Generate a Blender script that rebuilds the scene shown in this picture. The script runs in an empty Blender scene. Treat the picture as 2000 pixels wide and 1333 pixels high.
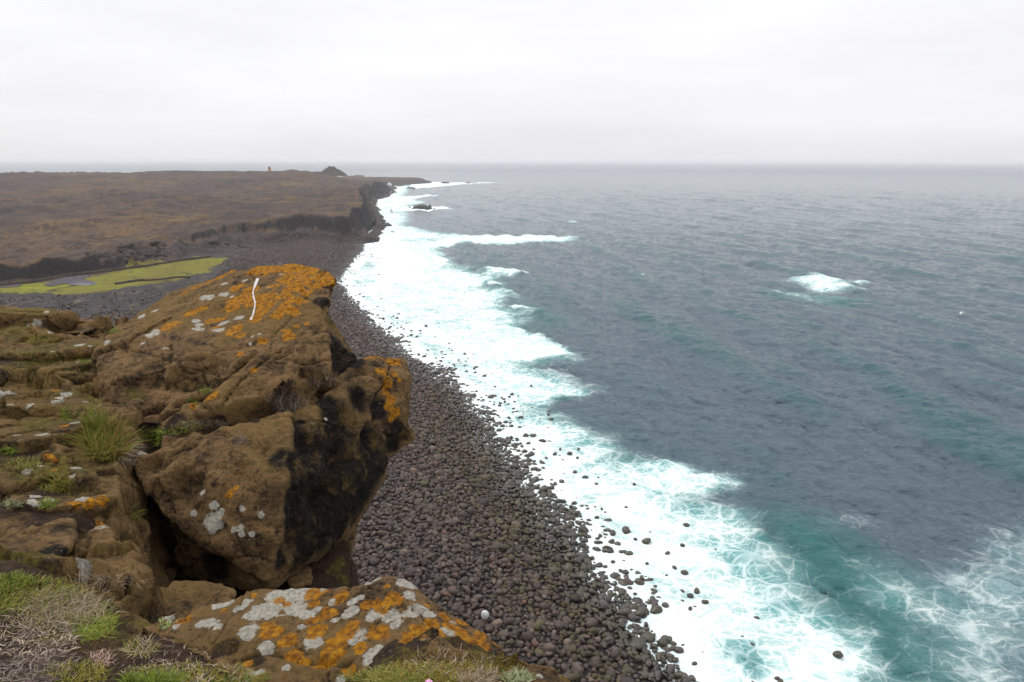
import bpy, bmesh, math, random
import numpy as np
from mathutils import Vector, Matrix
from mathutils.bvhtree import BVHTree
random.seed(7); RNG = np.random.default_rng(11)
SC = bpy.context.scene; COL = SC.collection

# ---------------------------------------------------------------- camera
H = 30.0                       # eye height above the sea (m)
PITCH = math.radians(14.83); ROLL = math.radians(0.13); FOC = 24.0
FP = 2000 * FOC / 36.0
cd = bpy.data.cameras.new('camera'); cd.lens = FOC; cd.sensor_width = 36; cd.clip_start = 0.05; cd.clip_end = 120000
cam = bpy.data.objects.new('camera', cd); COL.objects.link(cam)
RM = Matrix.Rotation(math.pi / 2 - PITCH, 3, 'X') @ Matrix.Rotation(ROLL, 3, 'Z')
cam.location = (0, 0, H); cam.rotation_euler = RM.to_euler(); SC.camera = cam

# ---------------------------------------------------------------- light
SUN_EL, SUN_AZ = math.radians(52), math.radians(-55)      # azimuth from +Y towards +X
W = bpy.data.worlds.new("World"); SC.world = W; W.use_nodes = True
nt = W.node_tree; N = nt.nodes; LK = nt.links; N.clear()
def wn(t, **k):
    n = N.new(t)
    for a, b in k.items(): setattr(n, a, b)
    return n
out = wn('ShaderNodeOutputWorld'); bg = wn('ShaderNodeBackground'); bg.inputs['Strength'].default_value = 0.1
sky = wn('ShaderNodeTexSky', sky_type='NISHITA', sun_disc=False, sun_elevation=SUN_EL, sun_rotation=SUN_AZ)
tc = wn('ShaderNodeTexCoord'); sep = wn('ShaderNodeSeparateXYZ'); LK.new(tc.outputs['Generated'], sep.inputs[0])
ramp = wn('ShaderNodeValToRGB'); LK.new(sep.outputs['Z'], ramp.inputs[0])
e = ramp.color_ramp.elements
e[0].position = 0.0; e[0].color = (.83, .825, .85, 1)
e[1].position = 1.0; e[1].color = (1.0, 1.0, 1.0, 1)
for p, c in ((.05, (.90, .895, .915, 1)), (.13, (.975, .97, .98, 1)), (.30, (1.0, .992, 1.0, 1))):
    k = e.new(p); k.color = c
mp = wn('ShaderNodeMapping'); mp.inputs['Scale'].default_value = (1.3, 1.3, 7.0); LK.new(tc.outputs['Generated'], mp.inputs[0])
nz = wn('ShaderNodeTexNoise'); nz.inputs['Scale'].default_value = 1.6; nz.inputs['Detail'].default_value = 4; nz.inputs['Roughness'].default_value = .5
LK.new(mp.outputs[0], nz.inputs['Vector'])
mr = wn('ShaderNodeMapRange'); mr.inputs['From Min'].default_value = .3; mr.inputs['From Max'].default_value = .7
mr.inputs['To Min'].default_value = 9.5; mr.inputs['To Max'].default_value = 10.9; LK.new(nz.outputs['Fac'], mr.inputs['Value'])
zen = wn('ShaderNodeMapRange'); zen.inputs['From Min'].default_value = .3; zen.inputs['From Max'].default_value = 1.0
zen.inputs['To Min'].default_value = 1.0; zen.inputs['To Max'].default_value = 1.75; LK.new(sep.outputs['Z'], zen.inputs['Value'])
mu = wn('ShaderNodeMath', operation='MULTIPLY'); LK.new(mr.outputs[0], mu.inputs[0]); LK.new(zen.outputs[0], mu.inputs[1])
vm = wn('ShaderNodeVectorMath', operation='SCALE'); LK.new(ramp.outputs[0], vm.inputs[0]); LK.new(mu.outputs[0], vm.inputs['Scale'])
mx = wn('ShaderNodeMix', data_type='RGBA'); mx.inputs[0].default_value = 0.96
LK.new(sky.outputs[0], mx.inputs[6]); LK.new(vm.outputs[0], mx.inputs[7])
LK.new(mx.outputs[2], bg.inputs['Color']); LK.new(bg.outputs[0], out.inputs[0])
sd_ = bpy.data.lights.new('sun', 'SUN'); sd_.energy = 1.5; sd_.angle = math.radians(16); sd_.color = (1, .96, .9)
sun = bpy.data.objects.new('sun', sd_); COL.objects.link(sun)
dv = Vector((math.cos(SUN_EL) * math.sin(SUN_AZ), math.cos(SUN_EL) * math.cos(SUN_AZ), math.sin(SUN_EL)))
sun.rotation_euler = dv.to_track_quat('Z', 'Y').to_euler(); sun.location = (0, -5, 60)
SC.view_settings.view_transform = 'Standard'; SC.view_settings.look = 'None'
SC.view_settings.gamma = 1; SC.view_settings.exposure = 0.0
SC.cycles.use_denoising = True; SC.cycles.max_bounces = 5; SC.cycles.diffuse_bounces = 3
SC.cycles.glossy_bounces = 2; SC.cycles.transmission_bounces = 2; SC.cycles.volume_bounces = 1
SC.cycles.sample_clamp_indirect = 6

# ---------------------------------------------------------------- helpers
RMn = np.array(RM)
def P(px, py, d):
    """world point seen at photo pixel (px,py) at depth d along the view axis"""
    v = RMn @ np.array([(px - 1000) / FP, (666.5 - py) / FP, -1.0])
    return v * d + np.array([0, 0, H])
def at(px, py, z=0.0):
    v = RMn @ np.array([(px - 1000) / FP, (666.5 - py) / FP, -1.0])
    return v * ((z - H) / v[2]) + np.array([0, 0, H])
def atl(pts, z=0.0): return np.array([at(a, b, z)[:2] for a, b in pts])

def _h(ix, iy, iz, seed):
    with np.errstate(over='ignore'):
        h = (ix.astype(np.uint32) * np.uint32(374761393) + iy.astype(np.uint32) * np.uint32(668265263)
             + iz.astype(np.uint32) * np.uint32(2147483647) + np.uint32((seed * 1274126177) & 0xffffffff))
        h = (h ^ (h >> np.uint32(13))) * np.uint32(1274126177)
        h = (h ^ (h >> np.uint32(15))) * np.uint32(2246822519)
        h = h ^ (h >> np.uint32(16))
    return (h & np.uint32(0xffffff)).astype(np.float32) / np.float32(0xffffff)
def vn(p, seed=0):
    """value noise -1..1 ; p (n,2|3)"""
    if p.shape[1] == 2: p = np.concatenate([p, np.zeros((len(p), 1), p.dtype)], 1)
    f = np.floor(p); i = f.astype(np.int64); t = (p - f); t = t * t * t * (t * (t * 6 - 15) + 10)
    r = 0
    for dx in (0, 1):
        wx = t[:, 0] if dx else 1 - t[:, 0]
        for dy in (0, 1):
            wy = t[:, 1] if dy else 1 - t[:, 1]
            for dz in (0, 1):
                wz = t[:, 2] if dz else 1 - t[:, 2]
                r = r + wx * wy * wz * _h(i[:, 0] + dx, i[:, 1] + dy, i[:, 2] + dz, seed)
    return r * 2 - 1
def fbm(p, o=4, seed=0, gain=.5, ridge=False):
    a, s, r = 1.0, 0.0, 0
    q = np.array(p, dtype=np.float64)
    for k in range(o):
        n = vn(q, seed + k * 17)
        if ridge: n = 1 - 2 * np.abs(n)
        r = r + a * n; s += a; a *= gain; q = q * 2.03 + 13.7
    return r / s
def sm(x, a=0.0, b=1.0):
    t = np.clip((x - a) / (b - a), 0, 1); return t * t * (3 - 2 * t)
def segdist(p, a, b):
    ab = b - a; t = np.clip(((p - a) @ ab) / max(1e-9, ab @ ab), 0, 1)
    return np.linalg.norm(p - a - t[:, None] * ab, axis=1)
def linedist(p, L, closed=False):
    L = np.asarray(L, float); r = np.full(len(p), 1e9)
    for k in range(len(L) - (0 if closed else 1)): r = np.minimum(r, segdist(p, L[k], L[(k + 1) % len(L)]))
    return r
def sdpoly(p, L):
    """signed distance, positive inside"""
    L = np.asarray(L, float); d = linedist(p, L, True); ins = np.zeros(len(p), bool)
    x, y = p[:, 0], p[:, 1]
    for k in range(len(L)):
        x1, y1 = L[k]; x2, y2 = L[(k + 1) % len(L)]
        if y1 == y2: continue
        c = ((y1 > y) != (y2 > y)) & (x < (x2 - x1) * (y - y1) / (y2 - y1) + x1); ins ^= c
    return np.where(ins, d, -d)

def tag(o, label=None, cat=None, group=None, kind=None):
    if label: o['label'] = label
    if cat: o['category'] = cat
    if group: o['group'] = group
    if kind or label: o['kind'] = kind or 'thing'
    return o
def np_mesh(name, v, faces, smooth=True, attrs=None, mat=None, cols=None):
    """v (n,3); faces (m,k) int array of one arity"""
    me = bpy.data.meshes.new(name); n = len(v); m, k = faces.shape
    me.vertices.add(n); me.vertices.foreach_set('co', np.ascontiguousarray(v, np.float32).ravel())
    me.loops.add(m * k); me.loops.foreach_set('vertex_index', np.ascontiguousarray(faces, np.int32).ravel())
    me.polygons.add(m); me.polygons.foreach_set('loop_start', np.arange(0, m * k, k, dtype=np.int32))
    me.polygons.foreach_set('loop_total', np.full(m, k, np.int32))
    me.polygons.foreach_set('use_smooth', np.full(m, smooth, bool))
    me.update(calc_edges=True)
    for a, val in (attrs or {}).items():
        at_ = me.attributes.new(a, 'FLOAT', 'POINT'); at_.data.foreach_set('value', np.ascontiguousarray(val, np.float32))
    for a, val in (cols or {}).items():
        at_ = me.attributes.new(a, 'FLOAT_COLOR', 'POINT')
        at_.data.foreach_set('color', np.ascontiguousarray(np.concatenate([val, np.ones((len(val), 1))], 1), np.float32).ravel())
    if mat: me.materials.append(mat)
    return me
def link(name, me, parent=None):
    o = bpy.data.objects.new(name, me); COL.objects.link(o)
    if parent: o.parent = parent
    return o
def gridfaces(nr, nc, keep=None):
    i = np.arange(nr * nc).reshape(nr, nc)
    f = np.stack([i[:-1, :-1], i[:-1, 1:], i[1:, 1:], i[1:, :-1]], -1).reshape(-1, 4)
    return f if keep is None else f[keep.ravel()]
def compact(v, f, attrs):
    u, inv = np.unique(f, return_inverse=True)
    return v[u], inv.reshape(f.shape), {k: a[u] for k, a in attrs.items()}

class M:
    """small node-material builder"""
    def __init__(s, name):
        s.m = bpy.data.materials.new(name); s.m.use_nodes = True; s.t = s.m.node_tree; s.t.nodes.clear()
        s.out = s.t.nodes.new('ShaderNodeOutputMaterial'); s.b = s.t.nodes.new('ShaderNodeBsdfPrincipled')
        s.t.links.new(s.b.outputs[0], s.out.inputs[0])
        s.tc = s.t.nodes.new('ShaderNodeTexCoord').outputs['Object']
    def n(s, t, **k):
        x = s.t.nodes.new(t)
        for a, b in k.items(): setattr(x, a, b)
        return x
    def put(s, sock, v):
        if isinstance(v, bpy.types.NodeSocket): s.t.links.new(v, sock)
        elif v is not None: sock.default_value = v
    def attr(s, name, col=False):
        x = s.n('ShaderNodeAttribute', attribute_name=name); return x.outputs['Color' if col else 'Fac']
    def noise(s, scale, detail=4, rough=.55, vec=None, dist=0, stretch=None):
        x = s.n('ShaderNodeTexNoise'); v = vec if vec is not None else s.tc
        if stretch: mpn = s.n('ShaderNodeMapping'); mpn.inputs['Scale'].default_value = stretch; s.put(mpn.inputs[0], v); v = mpn.outputs[0]
        s.put(x.inputs['Vector'], v); x.inputs['Scale'].default_value = scale; x.inputs['Detail'].default_value = detail
        x.inputs['Roughness'].default_value = rough; x.inputs['Distortion'].default_value = dist; return x.outputs['Fac']
    def vor(s, scale, feature='F1', vec=None, rand=1):
        x = s.n('ShaderNodeTexVoronoi', feature=feature); s.put(x.inputs['Vector'], vec if vec is not None else s.tc)
        x.inputs['Scale'].default_value = scale; x.inputs['Randomness'].default_value = rand; return x
    def math(s, op, a, b=None, c=None):
        x = s.n('ShaderNodeMath', operation=op); s.put(x.inputs[0], a); s.put(x.inputs[1], b)
        if c is not None: s.put(x.inputs[2], c)
        return x.outputs[0]
    def mr(s, v, a, b, c=0.0, d=1.0, smooth=True):
        x = s.n('ShaderNodeMapRange'); x.interpolation_type = 'SMOOTHSTEP' if smooth else 'LINEAR'
        s.put(x.inputs['Value'], v); s.put(x.inputs['From Min'], a); s.put(x.inputs['From Max'], b)
        s.put(x.inputs['To Min'], c); s.put(x.inputs['To Max'], d); return x.outputs[0]
    def mix(s, f, a, b, blend='MIX'):
        x = s.n('ShaderNodeMix', data_type='RGBA', blend_type=blend)
        s.put(x.inputs[0], f)
        for k, v in ((6, a), (7, b)): s.put(x.inputs[k], (*v, 1) if isinstance(v, tuple) and len(v) == 3 else v)
        return x.outputs[2]
    def ramp(s, f, stops):
        x = s.n('ShaderNodeValToRGB'); s.put(x.inputs[0], f); el = x.color_ramp.elements
        while len(el) < len(stops): el.new(.5)
        for q, (p, c) in zip(el, stops): q.position = p; q.color = (*c, 1)
        return x.outputs[0]
    def bump(s, h, dist=.1, strength=1.0, normal=None):
        x = s.n('ShaderNodeBump'); s.put(x.inputs['Height'], h); x.inputs['Distance'].default_value = dist
        s.put(x.inputs['Strength'], strength); s.put(x.inputs['Normal'], normal); return x.outputs[0]
    def set(s, **k):
        for a, v in k.items():
            sk = s.b.inputs[a.replace('_', ' ')]
            s.put(sk, (*v, 1) if isinstance(v, tuple) and len(v) == 3 else v)
        return s.m

# ---------------------------------------------------------------- the coast line (traced on the water level, then real metres)
shore_px = [(1352, 1333), (1205, 1150), (1085, 1000), (985, 870), (905, 765), (800, 690), (735, 635), (685, 585), (664, 545),
            (688, 518), (712, 482), (716, 455), (733, 441), (724, 420), (721, 402), (722, 391), (742, 387), (764, 374),
            (757, 368), (770, 362.5), (800, 361), (845, 358.5), (842, 355.5), (700, 353.5)]
shore = atl(shore_px)
shore_poly = np.concatenate([[[60, -400], [24, -60], [17, 0]], shore, [[-700, 1180], [-1700, 1250], [-2500, 900], [-2500, -400]]])
plat_px = [(728, 441), (722, 420), (719, 402), (721, 391), (741, 387), (763, 375), (755, 368)]
scarp_px = [(0, 556), (60, 550), (130, 540), (200, 530), (250, 512), (330, 496), (400, 482), (470, 466), (530, 462), (600, 452), (660, 455), (705, 452)]
plat_poly = np.concatenate([[[-900, 60], [-220, 120]], atl(scarp_px, 4.0), atl(plat_px, 0), [at(765, 363)[:2]], [at(830, 358)[:2], at(835, 356)[:2]],
                            [[-260, 1100], [-700, 1150], [-1700, 1220], [-2400, 900], [-2400, 60]]])
marsh_poly = atl([(-60, 556), (60, 547), (130, 537), (230, 527), (320, 512), (400, 501), (442, 506), (438, 520), (400, 536), (360, 552), (300, 556), (230, 566), (160, 574), (60, 576), (-60, 572)], 3.4)
def land_h(p, detail=True):
    """terrain height at world xy"""
    s = sdpoly(p, shore_poly); D = np.hypot(p[:, 0], p[:, 1])
    w = fbm(p / 14.0, 4, 3)
    s = s + w * 1.2 * sm(D, 40, 120) + fbm(p / 5.0, 2, 8) * .7
    beach = np.where(s < 0, s * .10, 4.6 * (1 - np.exp(-np.maximum(s, 0) * .115 / 4.6)))
    low = beach + .25 * w * sm(s, 5, 30)
    ms = sdpoly(p, marsh_poly)
    low = low + (3.4 - low) * sm(ms, -10, 0)
    q = sdpoly(p, plat_poly)
    ww = fbm(p / 9.0, 4, 21) * 3.2 + fbm(p / 2.7, 3, 5, ridge=True) * 1.0
    qq = q + ww * sm(D, 40, 100)
    ridge = sm(D + p[:, 0] * -.1, 380, 760); ta = p[:, 0] / np.maximum(D, 1)
    top = 7.2 + 4.0 * sm(D, 220, 330) + 6.6 * ridge * sm(-ta, .215, .295)
    top = top - 5.2 * sm(D, 640, 740) * sm(ta, -.25, -.22) - 9 * sm(D, 770, 980) * sm(-ta, .22, .25)
    top = top + fbm(p / 55.0, 4, 77) * 2.2 * sm(q, 3, 50)
    rough = fbm(p / 11.0, 5, 31, .55, ridge=True)
    top = top + (rough * (1.3 + 1.1 * sm(D, 300, 420)) + fbm(p / 3.0, 3, 55) * .35) * (.35 + .65 * sm(fbm(p / 70.0, 2, 12), -.25, .35))
    cliff = sm(qq, 0, 5.0)
    talus = 2.6 * sm(qq, -9, 1) * (1 + .5 * fbm(p / 2.5, 3, 61))
    h = low + talus * (1 - cliff)
    h = h * (1 - cliff) + top * cliff
    h = np.where((s < 3) & (q > -2), np.minimum(h, np.maximum(s + 1.0, -2) * 6), h)
    h = h + (3.4 + .12 * fbm(p / 4.0, 2, 19) - h) * sm(ms, -1.5, 2.0)
    return np.maximum(h, -2.2), s, qq, ms
# ---------------------------------------------------------------- land beyond the cliff (one terrain, split where its cover changes)
def azgrid(lo, hi, step, lo2, hi2):
    a = np.arange(lo, hi, step)
    l = np.linspace(lo2, lo, 14)[:-1] if lo2 < lo else np.empty(0); r = np.linspace(hi, hi2, 14) if hi2 > hi else np.empty(0)
    return np.radians(np.concatenate([l, a, r]))
def ranges(d0, d1, c, mn):
    L = [d0]
    while L[-1] < d1: L.append(L[-1] + max(mn, c * L[-1] ** 2))
    return np.array(L)
az = azgrid(-42, 14, .07, -85, 60); rr = ranges(9, 1350, .42 / (21 * 683), .30)
A, R = np.meshgrid(az, rr); pts = np.stack([(R * np.sin(A)).ravel(), (R * np.cos(A)).ravel()], 1)
hh, ss, qq, ms = land_h(pts)
V = np.concatenate([pts, hh[:, None]], 1)
F = gridfaces(len(rr), len(az))
s4 = ss[F].max(1); q4 = qq[F].mean(1); m4 = ms[F].mean(1) + fbm(pts[F[:, 0]] * [1, .6] / 5.0, 4, 9, .65) * 4.0 - .6
D4 = np.hypot(*V[F[:, 0], :2].T)
ok = (s4 > -18)
att = {'inland': ss, 'plateau': qq}

# ground colours
def lava_mat():
    m = M('lava_heath'); q = m.attr('plateau')
    big = m.noise(.018, 4, .6, stretch=(1, .45, 1)); mid = m.noise(.12, 5, .65, stretch=(1, .5, 1)); fine = m.noise(1.1, 4, .7)
    base = m.ramp(m.math('ADD', m.math('MULTIPLY', big, .55), m.math('MULTIPLY', mid, .45)),
                  [(.38, (.022, .015, .016)), (.46, (.050, .033, .030)), (.54, (.085, .053, .034)), (.66, (.15, .085, .032))])
    base = m.mix(m.mr(fine, .42, .62, 0, .75), base, (.028, .021, .022))
    pale = m.mr(m.noise(.35, 4, .7, stretch=(1, .35, 1)), .60, .68)
    base = m.mix(m.math('MULTIPLY', pale, .5), base, (.15, .11, .085))
    moss = m.mr(m.noise(.022, 4, .6, stretch=(.6, 1.8, 1)), .57, .67)
    base = m.mix(m.math('MULTIPLY', moss, .45), base, (.17, .10, .022))
    geo = m.n('ShaderNodeNewGeometry'); sp = m.n('ShaderNodeSeparateXYZ'); m.put(sp.inputs[0], geo.outputs['Normal'])
    steep = m.mr(sp.outputs['Z'], .72, .93, 1, 0)
    rock = m.ramp(m.noise(.9, 5, .7, stretch=(1, 1, 2.5)), [(.38, (.008, .006, .007)), (.58, (.020, .015, .016)), (.74, (.06, .044, .038))])
    base = m.mix(m.mr(m.math('ADD', q, m.math('MULTIPLY', mid, 4)), .5, 5, .85, 0), base, m.ramp(fine, [(.35, (.016, .012, .014)), (.55, (.046, .036, .036)), (.72, (.13, .105, .092))]))
    base = m.mix(m.math('MULTIPLY', m.mr(m.noise(.16, 7, .75, stretch=(1, .6, 1)), .50, .57), .75), base, (.020, .015, .017))
    base = m.mix(steep, base, rock)
    h = m.math('ADD', m.math('MULTIPLY', fine, .6), m.math('MULTIPLY', mid, 1.5))
    return m.set(Base_Color=base, Roughness=.95, Specular_IOR_Level=.2, Normal=m.bump(h, .5))
def shingle_mat():
    m = M('shingle_ground')
    v = m.vor(1.6); c = m.ramp(m.math('MULTIPLY', v.outputs['Color'], 1.0), [(.0, (.008, .006, .008)), (.6, (.022, .017, .019)), (1, (.05, .040, .040))])
    big = m.noise(.07, 4, .6)
    c = m.mix(m.mr(big, .45, .62, 0, .7), c, (.022, .016, .018))
    c = m.mix(m.mr(m.noise(.3, 6, .75, stretch=(1, .4, 1)), .54, .62, 0, .8), c, (.10, .075, .05))
    return m.set(Base_Color=c, Roughness=.85, Specular_IOR_Level=.3, Normal=m.bump(m.math('SUBTRACT', 1.0, v.outputs['Distance']), .4))
def marsh_mat():
    m = M('marsh_grass')
    a = m.noise(.09, 4, .6, stretch=(1, .6, 1)); b = m.noise(.8, 4, .7)
    a = m.math('ADD', m.math('MULTIPLY', a, .6), m.math('MULTIPLY', m.noise(.5, 5, .65, stretch=(.25, 1.2, 1)), .4))
    c = m.ramp(a, [(.36, (.075, .062, .020)), (.47, (.14, .125, .024)), (.57, (.155, .155, .022)), (.68, (.22, .26, .014))])
    c = m.mix(m.mr(b, .4, .7, 0, .5), c, (.10, .075, .03))
    c = m.mix(m.mr(m.noise(.35, 5, .7, stretch=(1, .5, 1)), .57, .63, 0, .85), c, (.03, .024, .018))
    return m.set(Base_Color=c, Roughness=1.0, Specular_IOR_Level=.1, Normal=m.bump(b, .3))
lava_m, shingle_m, marsh_m = lava_mat(), shingle_mat(), marsh_mat()
for nm, keep, mt, cat in (('marsh', ok & (m4 > 0) & (q4 < 0), marsh_m, 1), ('lava_plain', ok & (q4 >= -9) & ~((m4 > 0) & (q4 < 0)), lava_m, 1),
                     ('beach', ok & (q4 < -9) & (m4 <= 0), shingle_m, 1)):
    v_, f_, a_ = compact(V, F[keep], att)
    o = link(nm, np_mesh(nm, v_, f_, attrs=a_, mat=mt)); tag(o, kind='structure')
OB = {o.name: o for o in COL.objects}

# ---------------------------------------------------------------- sea
def ocean(n, L, wl, spread, dirang, rms, lam, seed, kmin=0):
    rg = np.random.default_rng(seed); k1 = 2 * np.pi * np.fft.fftfreq(n, L / n); kx, ky = np.meshgrid(k1, k1)
    k = np.hypot(kx, ky); k[0, 0] = 1e-6; Lp = wl / (2 * np.pi) * .72
    ph = (np.exp(-1 / (k * Lp) ** 2) / k ** 4) * np.exp(-(k * .12) ** 2) * (k > kmin)
    c = (kx * np.cos(dirang) + ky * np.sin(dirang)) / k
    ph = ph * np.abs(c) ** spread; ph[0, 0] = 0
    a = np.sqrt(ph) * (rg.normal(size=(n, n)) + 1j * rg.normal(size=(n, n)))
    h = np.fft.ifft2(a); s = rms / h.real.std(); hx = np.fft.ifft2(-1j * kx / k * a); hy = np.fft.ifft2(-1j * ky / k * a)
    return (h.real * s).astype(np.float32), (hx.real * s * lam).astype(np.float32), (hy.real * s * lam).astype(np.float32), L, n
def samp(T, arr, p):
    L, n = T[3], T[4]; u = (p[:, 0] / L * n) % n; v = (p[:, 1] / L * n) % n
    i = np.floor(u).astype(int); j = np.floor(v).astype(int); fu = (u - i); fv = (v - j); i %= n; j %= n; i2 = (i + 1) % n; j2 = (j + 1) % n
    return arr[j, i] * (1 - fu) * (1 - fv) + arr[j, i2] * fu * (1 - fv) + arr[j2, i] * (1 - fu) * fv + arr[j2, i2] * fu * fv
TA = ocean(1024, 331.0, 30.0, 14, math.radians(192), .35, .9, 5)
TB = ocean(1024, 117.0, 8.0, 2.5, math.radians(222), .12, 1.1, 6)
TC = ocean(512, 37.0, 2.4, 1.2, math.radians(235), .055, 1.1, 7)
az = azgrid(-40, 41, .085, -100, 100); rr = ranges(16, 1500, .36 / (30 * 683), .11); rr = np.concatenate([[3, 8, 12], rr, [1700, 2000, 2500, 3300, 5000, 8000, 14000, 30000, 60000]])
A, R = np.meshgrid(az, rr); p = np.stack([(R * np.sin(A)).ravel(), (R * np.cos(A)).ravel()], 1); D = R.ravel()
s = np.full(len(p), -999.0); near = D < 1500; s[near] = sdpoly(p[near], shore_poly)
out_ = -s                                             # metres off the shore
fa = sm(D, 1400, 500) * sm(out_, 2, 45); fb = sm(D, 520, 200) * (.35 + .65 * sm(out_, 0, 14)); fc_ = sm(D, 200, 80) * (.4 + .6 * sm(out_, 0, 10)) * (1 - .0)
z = samp(TA, TA[0], p) * fa + samp(TB, TB[0], p) * fb + samp(TC, TC[0], p) * fc_
dx = samp(TA, TA[1], p) * fa + samp(TB, TB[1], p) * fb + samp(TC, TC[1], p) * fc_; dy = samp(TA, TA[2], p) * fa + samp(TB, TB[2], p) * fb + samp(TC, TC[2], p) * fc_
# breakers near the shore: raised crests
def crest(px, h, w):
    global z
    L = atl(px); d = linedist(p, L); z = z + h * np.exp(-(d / w) ** 2) * (.7 + .3 * vn(p / 2.0, 3))
crest([(838, 500), (862, 510), (884, 517)], 1.5, 2.2); crest([(948, 528), (1005, 536)], .8, 2.0)
crest([(950, 556), (1000, 572)], .9, 1.8); crest([(996, 603), (1045, 612)], .9, 1.6)
crest([(905, 462), (1130, 467)], .7, 3.0);
crest([(1150, 852), (1260, 900), (1420, 950)], .55, 1.3); crest([(1440, 1010), (1540, 1085), (1578, 1140)], .5, 1.3)
# foam cover: areas (photo outline laid on the water), density, edge softness in m, ragged edge in m
core = [(1352, 1345), (1205, 1150), (1085, 1000), (985, 870), (905, 765), (800, 690), (735, 635), (685, 585), (660, 545), (688, 515), (712, 480), (716, 455), (733, 441),
        (722, 420), (720, 400), (721, 391), (742, 386), (762, 374), (757, 367), (775, 366), (765, 378), (790, 384), (760, 392), (790, 402), (745, 410), (760, 425), (750, 436), (790, 448), (770, 458),
        (850, 467), (790, 472), (820, 482), (840, 495), (880, 514), (850, 524), (900, 540), (830, 552), (790, 570), (820, 600), (850, 625), (900, 648), (960, 662), (940, 690), (990, 715), (985, 745), (1010, 765),
        (1045, 790), (1085, 812), (1130, 860), (1210, 905), (1290, 950), (1330, 1000), (1400, 1050), (1450, 1120), (1440, 1180), (1500, 1230), (1490, 1300), (1520, 1345)]
mixa = [(1352, 1345), (1205, 1150), (985, 870), (800, 690), (685, 585), (688, 515), (716, 455), (733, 441), (720, 400), (742, 386), (762, 366), (800, 362), (800, 372), (790, 384), (830, 396), (790, 405), (800, 425), (790, 440),
        (850, 452), (900, 461), (1130, 462), (1125, 471), (900, 480), (860, 484), (890, 514), (940, 530), (1000, 540), (960, 560), (1015, 572), (1000, 600), (1045, 612), (1000, 640), (960, 655), (1100, 685),
        (1120, 705), (1040, 715), (1145, 760), (1150, 772), (1075, 798), (1100, 805), (1150, 850), (1215, 895), (1330, 912), (1430, 948), (1360, 978), (1400, 990), (1450, 1010), (1540, 1080), (1582, 1135),
        (1566, 1165), (1640, 1200), (1710, 1258), (1765, 1345)]
zones = [(core, .90, 10.0, 5.0), (mixa, .74, 7.0, 3.0), (mixa, .46, 10.0, 4.0),
         ([(1190, 905), (1330, 905), (1440, 948), (1380, 975), (1240, 960)], .74, 3, 2),
         ([(900, 620), (1050, 655), (1110, 690), (1060, 712), (900, 700)], .82, 2, 3), ([(1000, 745), (1120, 755), (1158, 772), (1070, 798), (990, 800)], .72, 2, 2),
         ([(1640, 1075), (1760, 1105), (1860, 1050), (2060, 1000), (2200, 1500), (1740, 1500), (1700, 1250), (1600, 1150)], .43, 6.0, 3.0),
         ([(1500, 990), (1700, 985), (1760, 1030), (1600, 1060)], .34, 5, 3), ([(1440, 1180), (1600, 1210), (1680, 1290), (1700, 1400), (1450, 1400)], .75, 2, 2),
         ([(1538, 546), (1600, 540), (1695, 549), (1660, 558), (1690, 568), (1600, 569), (1575, 556)], .72, 5.0, 3), ([(1500, 568), (1560, 571), (1650, 588), (1600, 588)], .45, 1.5, 1),
         ([(822, 498), (842, 494), (884, 514), (850, 521)], .84, 1.6, .5), ([(940, 521), (1000, 527), (1040, 533), (1000, 541), (955, 534)], .76, 2, 1.5),
         ([(948, 552), (965, 547), (985, 562), (957, 562)], .84, 1.4, .8), ([(990, 597), (1015, 596), (1045, 607), (1000, 607)], .8, 1.5, .9),
         ([(900, 463), (1000, 459), (1140, 464), (1050, 470), (900, 471)], .80, 3, 1), ([(730, 388), (800, 383), (860, 381), (800, 390)], .9, 3, 2),
         ([(780, 404), (830, 403), (885, 408), (840, 412), (780, 412)], 1.0, 2, 2), ([(800, 361), (845, 356), (945, 358), (900, 361), (800, 370)], 1.0, 6, 4),
         ([(930, 356), (1000, 357), (930, 359)], .7, 6, 4)]
foam = np.zeros(len(p)); w1 = fbm(p / 6.0, 5, 91, .6); w2 = fbm(p / 17.0, 3, 44)
for px, dens, soft, rag in zones:
    L = atl(px); lo = L.min(0) - 12; hi = L.max(0) + 12
    i = np.where((p[:, 0] > lo[0]) & (p[:, 0] < hi[0]) & (p[:, 1] > lo[1]) & (p[:, 1] < hi[1]))[0]
    if not len(i): continue
    q = sdpoly(p[i], L) + (w1[i] * 1.3 + w2[i] * .8) * rag
    foam[i] = np.maximum(foam[i], dens * sm(q, -soft, soft))
foam = foam * (1 - .30 * sm(w2 + w1 * .4, .05, .6) * sm(out_, 6, 14))
caps = sm(vn(p / np.array([5.0, 9.0]), 71) + .35 * w1 + z * .5, 1.25, 1.4) * sm(out_, 40, 60) * sm(D, 900, 700) * .55
foam = np.maximum(foam, caps)
foam = np.maximum(foam, sm(out_, 7, 1) * sm(D, 1200, 1100))
# aerated turquoise water
teal = np.zeros(len(p))
for px, dens, soft in ((mixa, .85, 2.2), ([(1500, 1015), (1580, 1025), (1680, 1080), (1780, 1150), (1880, 1240), (1960, 1333), (1980, 1500), (1700, 1500), (1560, 1160)], .75, 5.0), ([(950, 520), (1050, 600), (1100, 630), (1000, 640)], .6, 12.0),
                       ([(1480, 560), (1700, 590), (1650, 600), (1500, 580)], .55, 4), ([(1080, 800), (1200, 860), (1430, 930), (1500, 940), (1300, 880), (1150, 800)], .25, 3)):
    L = atl(px); lo = L.min(0) - 25; hi = L.max(0) + 25
    i = np.where((p[:, 0] > lo[0]) & (p[:, 0] < hi[0]) & (p[:, 1] > lo[1]) & (p[:, 1] < hi[1]))[0]
    teal[i] = np.maximum(teal[i], dens * sm(sdpoly(p[i], L) + w2[i] * 3 - 1, -soft, soft * .6))
swash = sm(out_, 14, 2)
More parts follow.
